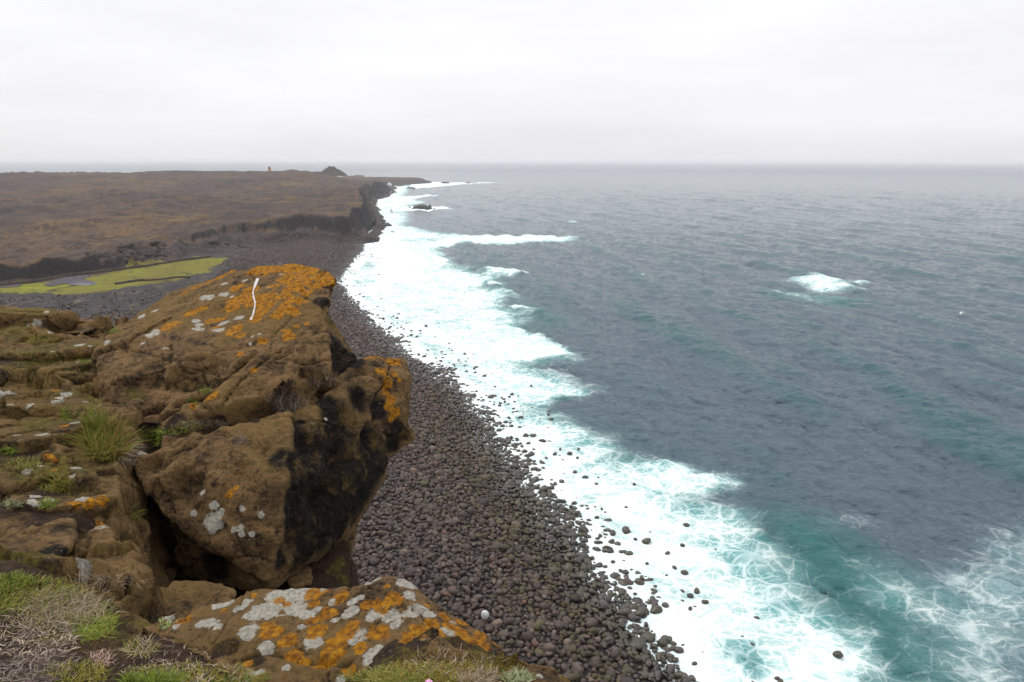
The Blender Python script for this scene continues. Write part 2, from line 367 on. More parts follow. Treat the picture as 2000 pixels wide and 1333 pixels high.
z = z * (1 - .8 * swash) + foam * .10 * (.5 + w1) + .12 * swash
V = np.stack([p[:, 0] + dx, p[:, 1] + dy, z], 1)
F = gridfaces(len(rr), len(az)); keep = ~((s[F].min(1) > 14) & (D[F].max(1) < 1290)) & (D[F].min(1) > 2)
v_, f_, a_ = compact(V, F[keep], {'foam': foam, 'teal': teal, 'crest': z})
def sea_mat():
    m = M('sea_water'); fo, te, cr = m.attr('foam'), m.attr('teal'), m.attr('crest')
    # small ripples
    geo = m.n('ShaderNodeNewGeometry'); cdn = m.n('ShaderNodeVectorMath', operation='LENGTH'); m.put(cdn.inputs[0], m.tc); dist = cdn.outputs['Value']
    r1 = m.noise(1.15, 6, .64, stretch=(.6, 1.25, 1), dist=.2); r2 = m.noise(.22, 4, .6, stretch=(.7, 1.1, 1)); r3 = m.noise(.05, 3, .55, stretch=(.9, .55, 1))
    r0 = m.noise(3.4, 6, .68, stretch=(.55, 1.3, 1), dist=.15)
    h = m.math('ADD', m.math('ADD', m.math('MULTIPLY', r1, .70), m.math('MULTIPLY', m.math('MULTIPLY', r0, m.mr(dist, 300, 100)), .26)), m.math('MULTIPLY', m.math('MULTIPLY', r2, m.mr(dist, 120, 420, .25, 1.0)), 2.6))
    h = m.math('ADD', h, m.math('MULTIPLY', m.math('MULTIPLY', r3, m.mr(dist, 400, 1100, 0, 1)), 7.0))
    rg1 = m.math('SUBTRACT', 1.0, m.math('MULTIPLY', m.math('ABSOLUTE', m.math('SUBTRACT', m.noise(1.0, 5, .6, stretch=(.5, 1.3, 1)), .5)), 4.0))
    h = m.math('ADD', h, m.math('MULTIPLY', m.math('MULTIPLY', rg1, m.mr(dist, 500, 150)), .42))
    # foam lace: ridged noise bent by a coarser one
    wv = m.n('ShaderNodeTexNoise'); m.put(wv.inputs['Vector'], m.tc); wv.inputs['Scale'].default_value = .28; wv.inputs['Detail'].default_value = 3
    sc = m.n('ShaderNodeVectorMath', operation='MULTIPLY_ADD'); m.put(sc.inputs[0], wv.outputs['Color']); sc.inputs[1].default_value = (3, 3, 0); m.put(sc.inputs[2], m.tc)
    mp_ = m.n('ShaderNodeMapping'); mp_.inputs['Rotation'].default_value = (0, 0, .5); mp_.inputs['Scale'].default_value = (.8, 1.1, 0); m.put(mp_.inputs[0], sc.outputs[0]); wvec = mp_.outputs[0]
    def ridge(scale, det):
        a = m.noise(scale, det, .55, vec=wvec); return m.math('SUBTRACT', 1.0, m.math('MULTIPLY', m.math('ABSOLUTE', m.math('SUBTRACT', a, .5)), 10.0))
    la = m.mr(m.vor(.62, 'DISTANCE_TO_EDGE', vec=wvec).outputs['Distance'], .0, .17, .98, .12); lb = m.mr(m.vor(1.9, 'DISTANCE_TO_EDGE', vec=wvec).outputs['Distance'], .0, .16, .86, .12); lc = m.noise(3.2, 5, .7, vec=wvec)
    lace = m.math('ADD', m.math('MULTIPLY', m.math('MAXIMUM', la, lb), .70), m.math('MULTIPLY', lc, .55))
    cloud = m.noise(.30, 6, .68, vec=wvec)
    pat = m.math('ADD', m.math('MULTIPLY', lace, .68), m.math('MULTIPLY', m.math('SUBTRACT', cloud, .12), .65))
    th = m.math('SUBTRACT', 1.19, m.math('MULTIPLY', fo, 1.04))
    mask = m.mr(pat, m.math('SUBTRACT', th, .12), m.math('ADD', th, m.mr(fo, .3, .85, .34, .50)))
    mask = m.math('MULTIPLY', m.math('MULTIPLY', mask, m.mr(fo, .03, .25)), m.mr(fo, .35, .75, .55, 1))
    deep = m.mix(m.mr(cr, -.1, .9), (.060, .092, .122), (.024, .082, .098))
    wat = m.mix(te, deep, (.012, .120, .118))
    milk = m.mix(m.mr(cloud, .35, .65), (.12, .36, .37), (.52, .73, .72))
    milk = m.mix(m.math('MULTIPLY', m.mr(fo, .55, .95), .8), milk, (.60, .77, .77))
    wat = m.mix(m.math('MULTIPLY', m.mr(fo, .20, .72), .92), wat, milk)
    col = m.mix(mask, wat, m.mix(m.mr(cloud, .3, .75), (.58, .70, .72), (.80, .825, .83)))
    rough = m.mr(mask, 0, 1, .11, .75); rough = m.math('ADD', rough, m.mr(dist, 60, 2500, 0, .20))
    nb = m.bump(h, .34, m.math('SUBTRACT', 1.0, m.math('MULTIPLY', mask, .75)))
    nb = m.bump(m.math('MULTIPLY', mask, pat), .10, .6, nb)
    return m.set(Base_Color=col, Roughness=rough, IOR=1.333, Specular_IOR_Level=m.mr(mask, 0, 1, .5, .15), Normal=nb)
sea = link('sea', np_mesh('sea', v_, f_, attrs=a_, mat=sea_mat())); tag(sea, kind='structure')

# ---------------------------------------------------------------- air
def closed_box(name, lo, hi, mat):
    bm = bmesh.new(); bmesh.ops.create_cube(bm, size=1)
    for v in bm.verts: v.co = Vector([(lo[k] + hi[k]) / 2 + v.co[k] * (hi[k] - lo[k]) for k in range(3)])
    me = bpy.data.meshes.new(name); bm.to_mesh(me); bm.free(); me.materials.append(mat); return link(name, me)
hm = bpy.data.materials.new('air'); hm.use_nodes = True; hm.node_tree.nodes.clear()
ho = hm.node_tree.nodes.new('ShaderNodeOutputMaterial'); pv = hm.node_tree.nodes.new('ShaderNodeVolumePrincipled')
pv.inputs['Color'].default_value = (.93, .935, .965, 1); pv.inputs['Density'].default_value = 1 / 5200.; pv.inputs['Anisotropy'].default_value = .2
hm.node_tree.links.new(pv.outputs[0], ho.inputs['Volume'])
tag(closed_box('haze', (-62000, -62000, -3.5), (62000, 62000, 32.0), hm), kind='stuff')
# ---------------------------------------------------------------- rock material shared by the cliff top and its blocks
def rock_mat(name, tan=(.275, .165, .070), dark=(.032, .020, .011), film=(.28, .175, .05), scale=1.0, moss=False):
    m = M(name); fine = m.noise(42 * scale, 8, .78); mid = m.noise(5.5 * scale, 6, .66, dist=.4); big = m.noise(1.3 * scale, 4, .6)
    strat = m.noise(9 * scale, 5, .65, stretch=(.35, .35, 1.6))
    k = m.math('ADD', m.math('MULTIPLY', mid, .42), m.math('ADD', m.math('MULTIPLY', fine, .38), m.math('MULTIPLY', strat, .20)))
    c = m.ramp(k, [(.42, dark), (.475, tuple((a * .45 + b * .55) for a, b in zip(tan, dark))), (.52, tan), (.585, tuple(min(1, a * 1.65) for a in tan))])
    c = m.mix(m.mr(m.math('ADD', big, m.math('MULTIPLY', fine, .25)), .58, .75, 0, .6), c, film)
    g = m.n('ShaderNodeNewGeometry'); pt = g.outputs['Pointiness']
    c = m.mix(m.mr(pt, .44, .497, .65, 0), c, tuple(a * .5 for a in dark))  # crevice shade put into the colour, for more contrast
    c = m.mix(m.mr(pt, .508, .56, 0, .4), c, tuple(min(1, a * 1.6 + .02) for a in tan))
    crust_shade = m.attr('crust_shade')  # near-black rock crust; on the boulder it also holds painted overhang shade
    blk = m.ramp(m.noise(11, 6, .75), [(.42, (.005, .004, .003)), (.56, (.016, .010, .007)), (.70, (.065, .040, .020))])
    c = m.mix(m.mr(m.math('ADD', crust_shade, m.math('ADD', m.math('MULTIPLY', m.math('SUBTRACT', mid, .5), 3.6), m.math('MULTIPLY', m.math('SUBTRACT', fine, .5), 1.6))), .05, 1.0), c, blk)
    soil = m.attr('soil'); sc = m.ramp(m.noise(16, 6, .75), [(.35, (.020, .010, .007)), (.52, (.056, .028, .017)), (.68, (.115, .066, .038))])
    c = m.mix(m.mr(m.math('ADD', soil, m.math('ADD', m.math('MULTIPLY', m.math('SUBTRACT', mid, .5), 3.4), m.math('MULTIPLY', m.math('SUBTRACT', fine, .5), 1.5))), .32, .72), c, sc)
    if moss:
        sn = m.n('ShaderNodeSeparateXYZ'); m.put(sn.inputs[0], g.outputs['Normal'])
        mk = m.math('MULTIPLY', m.mr(m.math('ADD', m.noise(1.7, 5, .65), m.math('MULTIPLY', m.math('SUBTRACT', fine, .5), .5)), .50, .60), m.mr(sn.outputs['Z'], .6, .9))
        c = m.mix(m.math('MULTIPLY', mk, .8), c, m.ramp(m.noise(30, 5, .7), [(.35, (.07, .055, .010)), (.5, (.15, .125, .018)), (.65, (.25, .20, .03))]))
    # specks of pale lichen anywhere, plus mapped colonies
    sp = m.vor(30); c = m.mix(m.math('MULTIPLY', m.math('MULTIPLY', m.mr(sp.outputs['Distance'], .20, .11), m.mr(m.noise(2.4, 3, .6), .52, .64)), .55), c, (.36, .30, .21))
    pv_ = m.vor(36 * scale); pit = m.math('MULTIPLY', m.mr(pv_.outputs['Distance'], .34, .16), m.mr(m.noise(3.2, 4, .6), .44, .58)); c = m.mix(m.math('MULTIPLY', pit, .55), c, tuple(a * .4 for a in tan))
    e1 = m.math('MULTIPLY', m.math('SUBTRACT', m.noise(22, 6, .7), .5), 1.35); e2 = m.math('MULTIPLY', m.math('SUBTRACT', m.noise(40, 4, .7), .5), .5)
    ed = m.math('ADD', e1, e2)
    w = m.math('ADD', m.attr('white'), ed); o = m.math('ADD', m.attr('orange'), ed)
    tn = m.mr(m.noise(75, 5, .75), .36, .52, .68, 1); wm = m.math('MULTIPLY', m.mr(w, .38, .50), tn); om = m.math('MULTIPLY', m.mr(o, .44, .56), tn)
    wc = m.mix(m.mr(m.noise(60, 5, .7), .38, .58), (.48, .44, .37), (.74, .70, .61))
    oc = m.ramp(m.noise(38, 5, .72), [(.36, (.20, .075, .006)), (.47, (.50, .190, .006)), (.62, (.76, .36, .014))])
    oc = m.mix(m.mr(m.math('ADD', m.attr('orange'), m.math('MULTIPLY', ed, .5)), .80, .98, 0, .7), oc, (.16, .07, .012))
    c = m.mix(wm, c, wc); c = m.mix(om, c, oc)
    h = m.math('ADD', m.math('MULTIPLY', fine, .8), m.math('ADD', mid, m.math('MULTIPLY', m.noise(110, 5, .75), .30)))
    h = m.math('ADD', h, m.math('MULTIPLY', m.math('ADD', wm, om), .12))
    h = m.math('SUBTRACT', h, m.math('MULTIPLY', pit, .16))
    return m.set(Base_Color=c, Roughness=.92, Specular_IOR_Level=.22, Normal=m.bump(h, .095, 1.0))
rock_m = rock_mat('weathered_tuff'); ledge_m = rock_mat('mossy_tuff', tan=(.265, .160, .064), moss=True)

def smooth_v(v, edges, it, lam=.5):
    n = len(v); deg = np.bincount(edges.ravel(), minlength=n).astype(float)[:, None]; deg[deg == 0] = 1
    for _ in range(it):
        a = np.zeros_like(v)
        for k in range(3): a[:, k] = np.bincount(edges[:, 0], v[edges[:, 1], k], n) + np.bincount(edges[:, 1], v[edges[:, 0], k], n)
        v = v + lam * (a / deg - v)
    return v
def worley(p, sc, seed):
    q = p / sc; i0 = np.floor(q).astype(np.int64); f1 = np.full(len(p), 9.0); f2 = f1.copy(); dv = np.zeros((len(p), 3)); idc = np.zeros((len(p), 3), np.int64)
    for dx in (-1, 0, 1):
        for dy in (-1, 0, 1):
            for dz in (-1, 0, 1):
                c = i0 + [dx, dy, dz]; j = np.stack([_h(c[:, 0], c[:, 1], c[:, 2], seed + k) for k in (1, 2, 3)], 1); w = q - (c + j); d = (w * w).sum(1)
                m1 = d < f1; f2 = np.where(m1, f1, np.minimum(f2, d)); dv[m1] = w[m1]; idc[m1] = c[m1]; f1 = np.where(m1, d, f1)
    r = np.stack([_h(idc[:, 0], idc[:, 1], idc[:, 2], seed + k) for k in (4, 5, 6)], 1) * 2 - 1; off = _h(idc[:, 0], idc[:, 1], idc[:, 2], seed + 7) * 2 - 1
    return (r * dv).sum(1), off, np.sqrt(f2) - np.sqrt(f1)
def rock(name, hulls, voxel=.02, smooth=5, amps=((.9, .06), (.3, .03), (.1, .013), (.04, .005)), cracks=(), dents=(), orange=(), white=(), crust_shade=(), soil=(), rand_l=None, mat=None, chisel=((.8, .045, .02), (.24, .012, .02)), seed=1, strata=0.0, zf=None):
    bm = bmesh.new()
    for h in hulls:
        vs = [bm.verts.new(q) for q in h]
        r = bmesh.ops.convex_hull(bm, input=vs); bmesh.ops.delete(bm, geom=list({g for g in r['geom_interior'] + r['geom_unused'] if isinstance(g, bmesh.types.BMVert)}), context='VERTS')
    bmesh.ops.recalc_face_normals(bm, faces=bm.faces)
    me = bpy.data.meshes.new('tmp'); bm.to_mesh(me); bm.free(); ob = bpy.data.objects.new('tmp', me); COL.objects.link(ob)
    md = ob.modifiers.new('r', 'REMESH'); md.mode = 'VOXEL'; md.voxel_size = voxel
    dg = bpy.context.evaluated_depsgraph_get(); m2 = bpy.data.meshes.new_from_object(ob.evaluated_get(dg)); bpy.data.objects.remove(ob)
    n = len(m2.vertices); v = np.empty(n * 3, np.float32); m2.vertices.foreach_get('co', v); v = v.reshape(-1, 3).astype(float)
    ed = np.empty(len(m2.edges) * 2, np.int32); m2.edges.foreach_get('vertices', ed); ed = ed.reshape(-1, 2)
    v = smooth_v(v, ed, smooth); m2.vertices.foreach_set('co', v.astype(np.float32).ravel()); m2.update()
    nr = np.empty(n * 3, np.float32); m2.vertices.foreach_get('normal', nr); nr = nr.reshape(-1, 3)
    bvh = BVHTree.FromPolygons([tuple(q) for q in v], [tuple(p_.vertices) for p_ in m2.polygons])
    def hit(px, py):
        q = P(px, py, 1) - np.array([0, 0, H]); r = bvh.ray_cast((0, 0, H), Vector(q).normalized())
        return (np.array(r[0]), r[3]) if r[0] is not None else None
    d = np.zeros(n)
    for k, (sc, am) in enumerate(amps):
        q = v / sc + seed * 7.3
        d += am * (fbm(q, 3, seed + k, ridge=(k % 2 == 0)) if k < 2 else fbm(q, 2, seed + k))
    wp = v + np.stack([fbm(v / .3, 2, seed + 60 + k) for k in range(3)], 1) * .06; wp[:, 2] *= 1.5
    for sc, am, cr_w in chisel:
        t_, of_, ed_ = worley(wp + seed * .37, sc, seed + int(sc * 100)); d += am * (t_ * .9 + of_ * .35) - am * .45 * np.exp(-(ed_ / cr_w) ** 2)
    if strata:
        f = v[:, 2] / strata + fbm(v / .6, 2, seed + 9) * .8; f = f - np.floor(f); d += .018 * sm(np.abs(f - .5), .5, .2)
    for pl, dep, wid in cracks:
        pp = [hit(*q) for q in pl]; pp = [q[0] for q in pp if q]
        if len(pp) < 2: continue
        L = np.array(pp); dd = np.full(n, 9.0)
        for k in range(len(L) - 1): dd = np.minimum(dd, segdist(v, L[k], L[k + 1]))
        dd = dd + .35 * wid * vn(v / .06, 5); d -= dep * np.exp(-(np.maximum(dd, 0) / wid) ** 2)
    def field(spots):
        f = np.zeros(n)
        for sp in spots:
            x = hit(sp[0], sp[1])
            if x is None: continue
            r = sp[2] / FP * x[1] * (1.3 if name == 'cliff_boulder' else 1.15)
            a = sp[3] if len(sp) > 3 else 0
            f = np.maximum(f, 1 - .62 * np.linalg.norm(v - x[0], axis=1) / max(r, 1e-3))
        return f
    for px, py, rp, dep in dents:
        x = hit(px, py)
        if x is None: continue
        r = rp / FP * x[1]; q = np.linalg.norm(v - x[0], axis=1) * (1 + .25 * vn(v / .12, 8)); d -= dep * sm(q, r * 1.3, r * .2)
    fo, fw, fc, fs = field(orange), field(white), np.zeros(n), np.zeros(n)
    for px, py, rp in crust_shade:
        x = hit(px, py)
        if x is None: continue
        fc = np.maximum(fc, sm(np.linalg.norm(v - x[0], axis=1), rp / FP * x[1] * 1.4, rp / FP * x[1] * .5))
    for px, py, rp in soil:
        x = hit(px, py)
        if x is None: continue
        fs = np.maximum(fs, sm(np.linalg.norm(v - x[0], axis=1), rp / FP * x[1] * 1.4, rp / FP * x[1] * .5))
    if rand_l:
        rg = np.random.default_rng(seed)
        for f_, cnt, r0, r1 in ((fo, rand_l[0], .015, .045), (fw, rand_l[1], .012, .04)):
            up = np.where(nr[:, 2] > .35)[0]
            for q in rg.choice(up, min(len(up), cnt), replace=False) if len(up) else []:
                np.maximum(f_, 1 - .62 * np.linalg.norm(v - v[q], axis=1) / rg.uniform(r0, r1), out=f_)
    d += fc * (fbm(v / .07, 3, seed + 40, ridge=True) * .022 - .01)
    v2 = v + nr * d[:, None]
    m2.vertices.foreach_set('co', v2.astype(np.float32).ravel())
    for a, val in (('orange', fo), ('white', fw), ('crust_shade', fc), ('soil', fs)):
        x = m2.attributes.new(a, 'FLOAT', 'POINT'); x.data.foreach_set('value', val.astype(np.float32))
    m2.polygons.foreach_set('use_smooth', np.ones(len(m2.polygons), bool)); m2.materials.clear(); m2.materials.append(mat or rock_m); m2.name = name; m2.update()
    o = link(name, m2); return o
def PP(*a): return [tuple(P(*q)) for q in a]
def back(pts, dd, cx, cy, k=.92):
    """the same corners deeper in, drawn together: the far side of a block"""
    return [tuple(P(cx + (q[0] - cx) * k, cy + (q[1] - cy) * k + 6, q[2] + dd)) for q in pts]

# ---------------------------------------------------------------- the cliff top we stand on
gc = [(0, 620, -1.58), (60, 625, -1.52), (130, 640, -1.66), (200, 640, -1.62), (90, 690, -1.60), (0, 700, -1.66), (0, 800, -1.72), (150, 760, -1.66), (170, 850, -1.74),
      (50, 900, -1.74), (100, 1000, -1.76), (0, 1000, -1.76), (200, 950, -1.76), (240, 1060, -1.92), (0, 1120, -1.62), (110, 1130, -1.66), (200, 1140, -1.80), (0, 1333, -1.60), (200, 1333, -1.66),
      (200, 1200, -1.72), (270, 1215, -1.80), (400, 1300, -1.68), (600, 1360, -1.72), (800, 1330, -1.60), (850, 1300, -1.585), (940, 1310, -1.62), (1060, 1330, -1.72), (1140, 1345, -1.80), (0, 1600, -1.66), (1000, 1600, -1.66)]
gx = np.array([at(a, b, H + c)[:2] for a, b, c in gc]); gz = np.array([c for *_, c in gc])
rim = np.concatenate([[[-60, 10], [-9, 8.6]], np.array([at(a, b, H - 1.6)[:2] for a, b in ((0, 612), (60, 616), (130, 634), (200, 634), (262, 636))]),
                      np.array([at(a, b, H - 1.72)[:2] for a, b in ((300, 740), (270, 800), (222, 880), (212, 930), (232, 1000), (262, 1085), (272, 1150), (300, 1200), (450, 1235), (700, 1262), (960, 1300), (1080, 1310), (1160, 1360))]),
                      [[1.1, .6], [2.6, -4], [5, -30], [-60, -30]]])
floor_poly = np.concatenate([np.array([at(a, b, H - 2.75)[:2] for a, b in ((150, 820), (480, 800), (640, 900), (668, 1060), (672, 1135), (665, 1200), (600, 1300), (250, 1330))])])
xs = np.concatenate([np.linspace(-60, -6.4, 40)[:-1], np.arange(-6.4, 1.3, .016), np.linspace(1.3, 6, 60)[1:]])
ys = np.concatenate([np.linspace(-30, .9, 40)[:-1], np.arange(.9, 8.6, .016), np.linspace(8.6, 15, 80)[1:]])
X, Y = np.meshgrid(xs, ys); p = np.stack([X.ravel(), Y.ravel()], 1)
wsum = np.zeros(len(p)); zz = np.zeros(len(p))
for (a, b), c in zip(gx, gz):
    w = 1 / ((p[:, 0] - a) ** 2 + (p[:, 1] - b) ** 2 + .02) ** 1.6; wsum += w; zz += w * c
zz = zz / wsum
big = fbm(p / .9, 3, 301); soilm = sm(sdpoly(p, np.array([at(a, b, H - 1.7)[:2] for a, b in ((-300, 1120), (60, 1110), (150, 1135), (215, 1165), (270, 1215), (420, 1215), (1000, 1260), (1100, 1330), (1200, 1500), (1200, 3000), (-900, 3000))])) + big * .08, -.06, .10)
spx = [(60, 720, .45), (120, 715, .4), (60, 960, .35), (120, 985, .3), (20, 880, .25), (170, 700, .2)]
soilf = soilm.copy()
for a, b, r in spx:
    q = at(a, b, H - 1.7); soilf = np.maximum(soilf, sm(np.hypot(p[:, 0] - q[0], (p[:, 1] - q[1]) * 1.4) + big * .2, r, r * .3))
# broken ledges: tilted, stepped beds
t = (p[:, 1] * 1.25 + p[:, 0] * .35) / .62 + fbm(p / 1.1, 3, 305) * 1.1; st = np.floor(t); fr = t - st
step = (.11 * (1 - sm(fr, .0, .20)) + .035 * fr) * (.5 + _h(st.astype(np.int64), st.astype(np.int64) * 3, st.astype(np.int64) * 7, 5) * .9)
t2 = (p[:, 0] * .9 - p[:, 1] * .5) / .85 + fbm(p / .7, 3, 306) * .7; f2 = t2 - np.floor(t2)
rocky = 1 - soilf
zz = zz + rocky * (step - .05 - .08 * np.exp(-(np.minimum(f2, 1 - f2) / .03) ** 2)) + rocky * (.022 * fbm(p / .32, 4, 310, ridge=True)) + .014 * fbm(p / .07, 4, 320) * (.6 + .4 * rocky) + soilm * .03 * fbm(p / .3, 3, 330)
_wp = np.concatenate([p + np.stack([fbm(p / .3, 2, 371), fbm(p / .3, 2, 372)], 1) * .08, np.zeros((len(p), 1))], 1) * [1, 1.7, 1]; wt, wo, we = worley(_wp, .8, 21)
zz += rocky * (.04 * wt + .035 * wo - .07 * np.exp(-(we / .018) ** 2)); wt, wo, we = worley(_wp, .19, 22); zz += rocky * (.018 * wt + .006 * wo - .008 * np.exp(-(we / .05) ** 2))
q = sdpoly(p, rim) + .06 * fbm(p / .25, 3, 340); fl = sdpoly(p, floor_poly)
floorz = -2.78 + .08 * fbm(p / .3, 4, 350); outz = np.where(fl > -.02, floorz, floorz - np.maximum(-fl, 0) * 6.0)
depth = np.maximum(-q, 0); drop = zz - np.minimum(depth, .35) * 5.0 - np.maximum(depth - .35, 0) * 7
zc = np.where(q < 0, np.maximum(drop, np.where(fl > -.5, outz, -40)), zz); zc = np.maximum(zc, -29.5)
# shade the chasm walls' surface with relief in plan
p3 = p + np.stack([fbm(np.stack([p[:, 0] * 0, zc, p[:, 1]], 1) / .2, 3, 360), fbm(np.stack([zc, p[:, 0], p[:, 0] * 0], 1) / .2, 3, 361)], 1) * (.05 * sm(-q, 0, .08))[:, None]
soilf = np.maximum(soilf, sm(zc, -2.55, -2.7) * (fl > -.2))
n = len(p); fw, fo = np.zeros(n), np.zeros(n); rg = np.random.default_rng(4)
for f_, cnt, r0, r1 in ((fw, 90, .025, .07), (fo, 45, .02, .07)):
    cand = np.where((q > .05) & (rocky > .6) & (p[:, 0] > -6) & (p[:, 1] > 2) & (p[:, 1] < 8.4) & (fr < .5))[0]
    for i in rg.choice(cand, cnt, replace=False):
        r = rg.uniform(r0, r1); b = np.where((np.abs(p[:, 0] - p[i, 0]) < 3 * r) & (np.abs(p[:, 1] - p[i, 1]) < 3 * r))[0]
        f_[b] = np.maximum(f_[b], 1 - .62 * np.hypot(p[b, 0] - p[i, 0], (p[b, 1] - p[i, 1]) * rg.uniform(.8, 1.8)) / r)
V = np.concatenate([p3, (zc + H)[:, None]], 1)
_me = np_mesh('t', V, gridfaces(len(ys), len(xs))); _n = np.empty(len(V) * 3, np.float32); _me.vertices.foreach_get('normal', _n); _n = _n.reshape(-1, 3)
_st = sm(1 - _n[:, 2], .15, .5) * sm(depth, 1.5, .8); V = V + _n * (_st * (.055 * fbm(V * [1, 1, 1.6] / .22, 3, 381, ridge=True) + .03 * fbm(V / .07, 3, 382)))[:, None]; bpy.data.meshes.remove(_me)
cl = link('cliff_ground', np_mesh('cliff_ground', V, gridfaces(len(ys), len(xs)), attrs={'soil': soilf, 'crust_shade': sm(-q, .5, 2) * .7, 'white': fw, 'orange': fo}, mat=ledge_m)); tag(cl, kind='structure')

# ---------------------------------------------------------------- the great boulder on the edge
rimA = [(185, 700, 5.3), (230, 648, 5.8), (300, 598, 6.3), (335, 571, 6.5), (430, 543, 6.5), (510, 520, 6.5), (570, 516, 6.4), (640, 529, 6.2), (655, 545, 6.05), (636, 590, 5.75), (632, 640, 5.5)]
slab = PP(*rimA) + PP((193, 760, 5.1), (240, 735, 4.98), (330, 712, 4.95), (430, 742, 4.9), (515, 700, 5.0), (590, 668, 5.2),
                      (245, 795, 5.15), (340, 785, 5.15), (440, 785, 5.1), (560, 740, 5.3)) + back(rimA, .9, 430, 640)
lip = PP((560, 518, 6.4), (656, 543, 6.1), (657, 553, 6.12), (638, 580, 6.05), (620, 600, 6.0), (600, 540, 6.9))
stepb = PP((200, 740, 5.1), (214, 835, 5.0), (243, 880, 4.85), (300, 872, 4.72), (420, 806, 4.78), (440, 765, 5.0), (330, 770, 4.92), (250, 800, 4.95)) + PP((230, 740, 6), (430, 700, 6), (420, 800, 5.8), (250, 860, 5.8))
stepc = PP((330, 785, 4.78), (420, 762, 4.82), (440, 800, 4.78), (400, 832, 4.62), (280, 868, 4.65), (300, 830, 4.72), (420, 740, 5.5), (300, 800, 5.5))
tongue = PP((515, 692, 4.98), (455, 745, 4.83), (386, 800, 4.66), (402, 832, 4.58), (480, 832, 4.58), (560, 792, 4.72), (645, 742, 4.98), (640, 655, 5.3), (565, 672, 5.12)) + PP((500, 690, 6), (640, 660, 6.2), (620, 760, 5.8), (420, 810, 5.6))
tooth = PP((634, 600, 5.9), (650, 640, 5.95), (672, 688, 5.85), (697, 716, 5.6), (655, 735, 5.3), (600, 738, 5.15), (586, 690, 5.12), (632, 645, 5.42), (620, 600, 5.9), (640, 640, 6.4), (680, 700, 6.1))
lower = PP((266, 885, 4.42), (330, 850, 4.52), (400, 829, 4.6), (480, 812, 4.66), (560, 792, 4.78), (268, 925, 4.34), (300, 985, 4.28), (325, 1010, 4.26), (430, 1060, 4.16), (522, 1135, 4.12), (545, 1040, 4.12), (556, 930, 4.2), (570, 830, 4.55)) \
    + PP((300, 900, 5.6), (600, 800, 5.9), (640, 1050, 5.6), (360, 1050, 5.2))
under = PP((325, 1012, 4.34), (345, 1100, 4.5), (366, 1128, 4.56), (480, 1152, 4.42), (522, 1150, 4.18), (530, 1120, 4.14), (430, 1062, 4.22), (620, 1085, 4.95), (640, 1000, 5.4), (400, 1100, 5.3))
side = PP((560, 795, 4.78), (650, 735, 5.15), (700, 745, 5.3), (752, 900, 5.3), (746, 942, 5.4), (702, 1000, 5.3), (672, 1068, 5.2), (640, 1040, 4.95), (535, 1120, 4.2), (556, 940, 4.25)) + PP((700, 760, 6.4), (740, 920, 6.3), (640, 1040, 6), (560, 820, 6.2))
rightb = PP((697, 712, 5.5), (735, 699, 5.85), (792, 701, 5.9), (803, 735, 5.72), (804, 795, 5.6), (796, 832, 5.55), (780, 872, 5.6), (752, 892, 5.5), (690, 742, 5.3), (650, 742, 5.2), (642, 805, 5.1), (690, 880, 5.1)) + PP((740, 715, 6.8), (795, 760, 6.6), (770, 850, 6.4), (660, 800, 6.2))
nose = PP((790, 825, 5.5), (806, 848, 5.6), (800, 857, 5.65), (775, 868, 5.6), (760, 830, 5.5), (780, 840, 6))
foot = PP((640, 980, 5.5), (700, 995, 5.5), (672, 1062, 5.3), (674, 1138, 5.15), (620, 1150, 5.1), (600, 1060, 5.3), (640, 1000, 6.2), (690, 1030, 6.2), (672, 1138, 6.0), (600, 1100, 6))
O_spots = [(470, 530, 20), (510, 525, 22), (545, 522, 26), (575, 525, 24), (600, 530, 22), (630, 540, 20), (640, 552, 16), (440, 542, 16), (410, 552, 12), (385, 562, 10), (560, 545, 18), (590, 550, 20), (615, 560, 16), (540, 560, 16),
           (575, 570, 18), (600, 575, 12), (555, 585, 16), (580, 595, 16), (530, 580, 14), (470, 585, 22), (500, 590, 24), (455, 600, 16), (520, 600, 18), (570, 615, 14), (545, 615, 10), (465, 565, 14), (490, 570, 16), (545, 623, 12), (560, 605, 14),
           (375, 612, 13), (395, 605, 10), (335, 640, 16), (325, 645, 10), (410, 625, 12), (430, 620, 10), (500, 625, 14), (510, 615, 12), (455, 650, 14), (465, 640, 10), (420, 640, 8), (515, 672, 9), (565, 658, 11), (560, 650, 7), (595, 595, 8),
           (598, 635, 6), (580, 640, 5), (470, 660, 9), (415, 776, 13), (420, 770, 9), (497, 727, 6), (470, 697, 8), (380, 795, 8), (440, 535, 12), (360, 575, 10), (720, 706, 14), (745, 704, 14), (770, 704, 14), (760, 708, 10), (752, 733, 12), (760, 748, 11), (757, 765, 10), (765, 780, 11), (762, 795, 10), (775, 805, 9), (768, 815, 8), (740, 730, 9), (770, 730, 7), (782, 741, 5),
           (450, 967, 7), (460, 953, 5)]
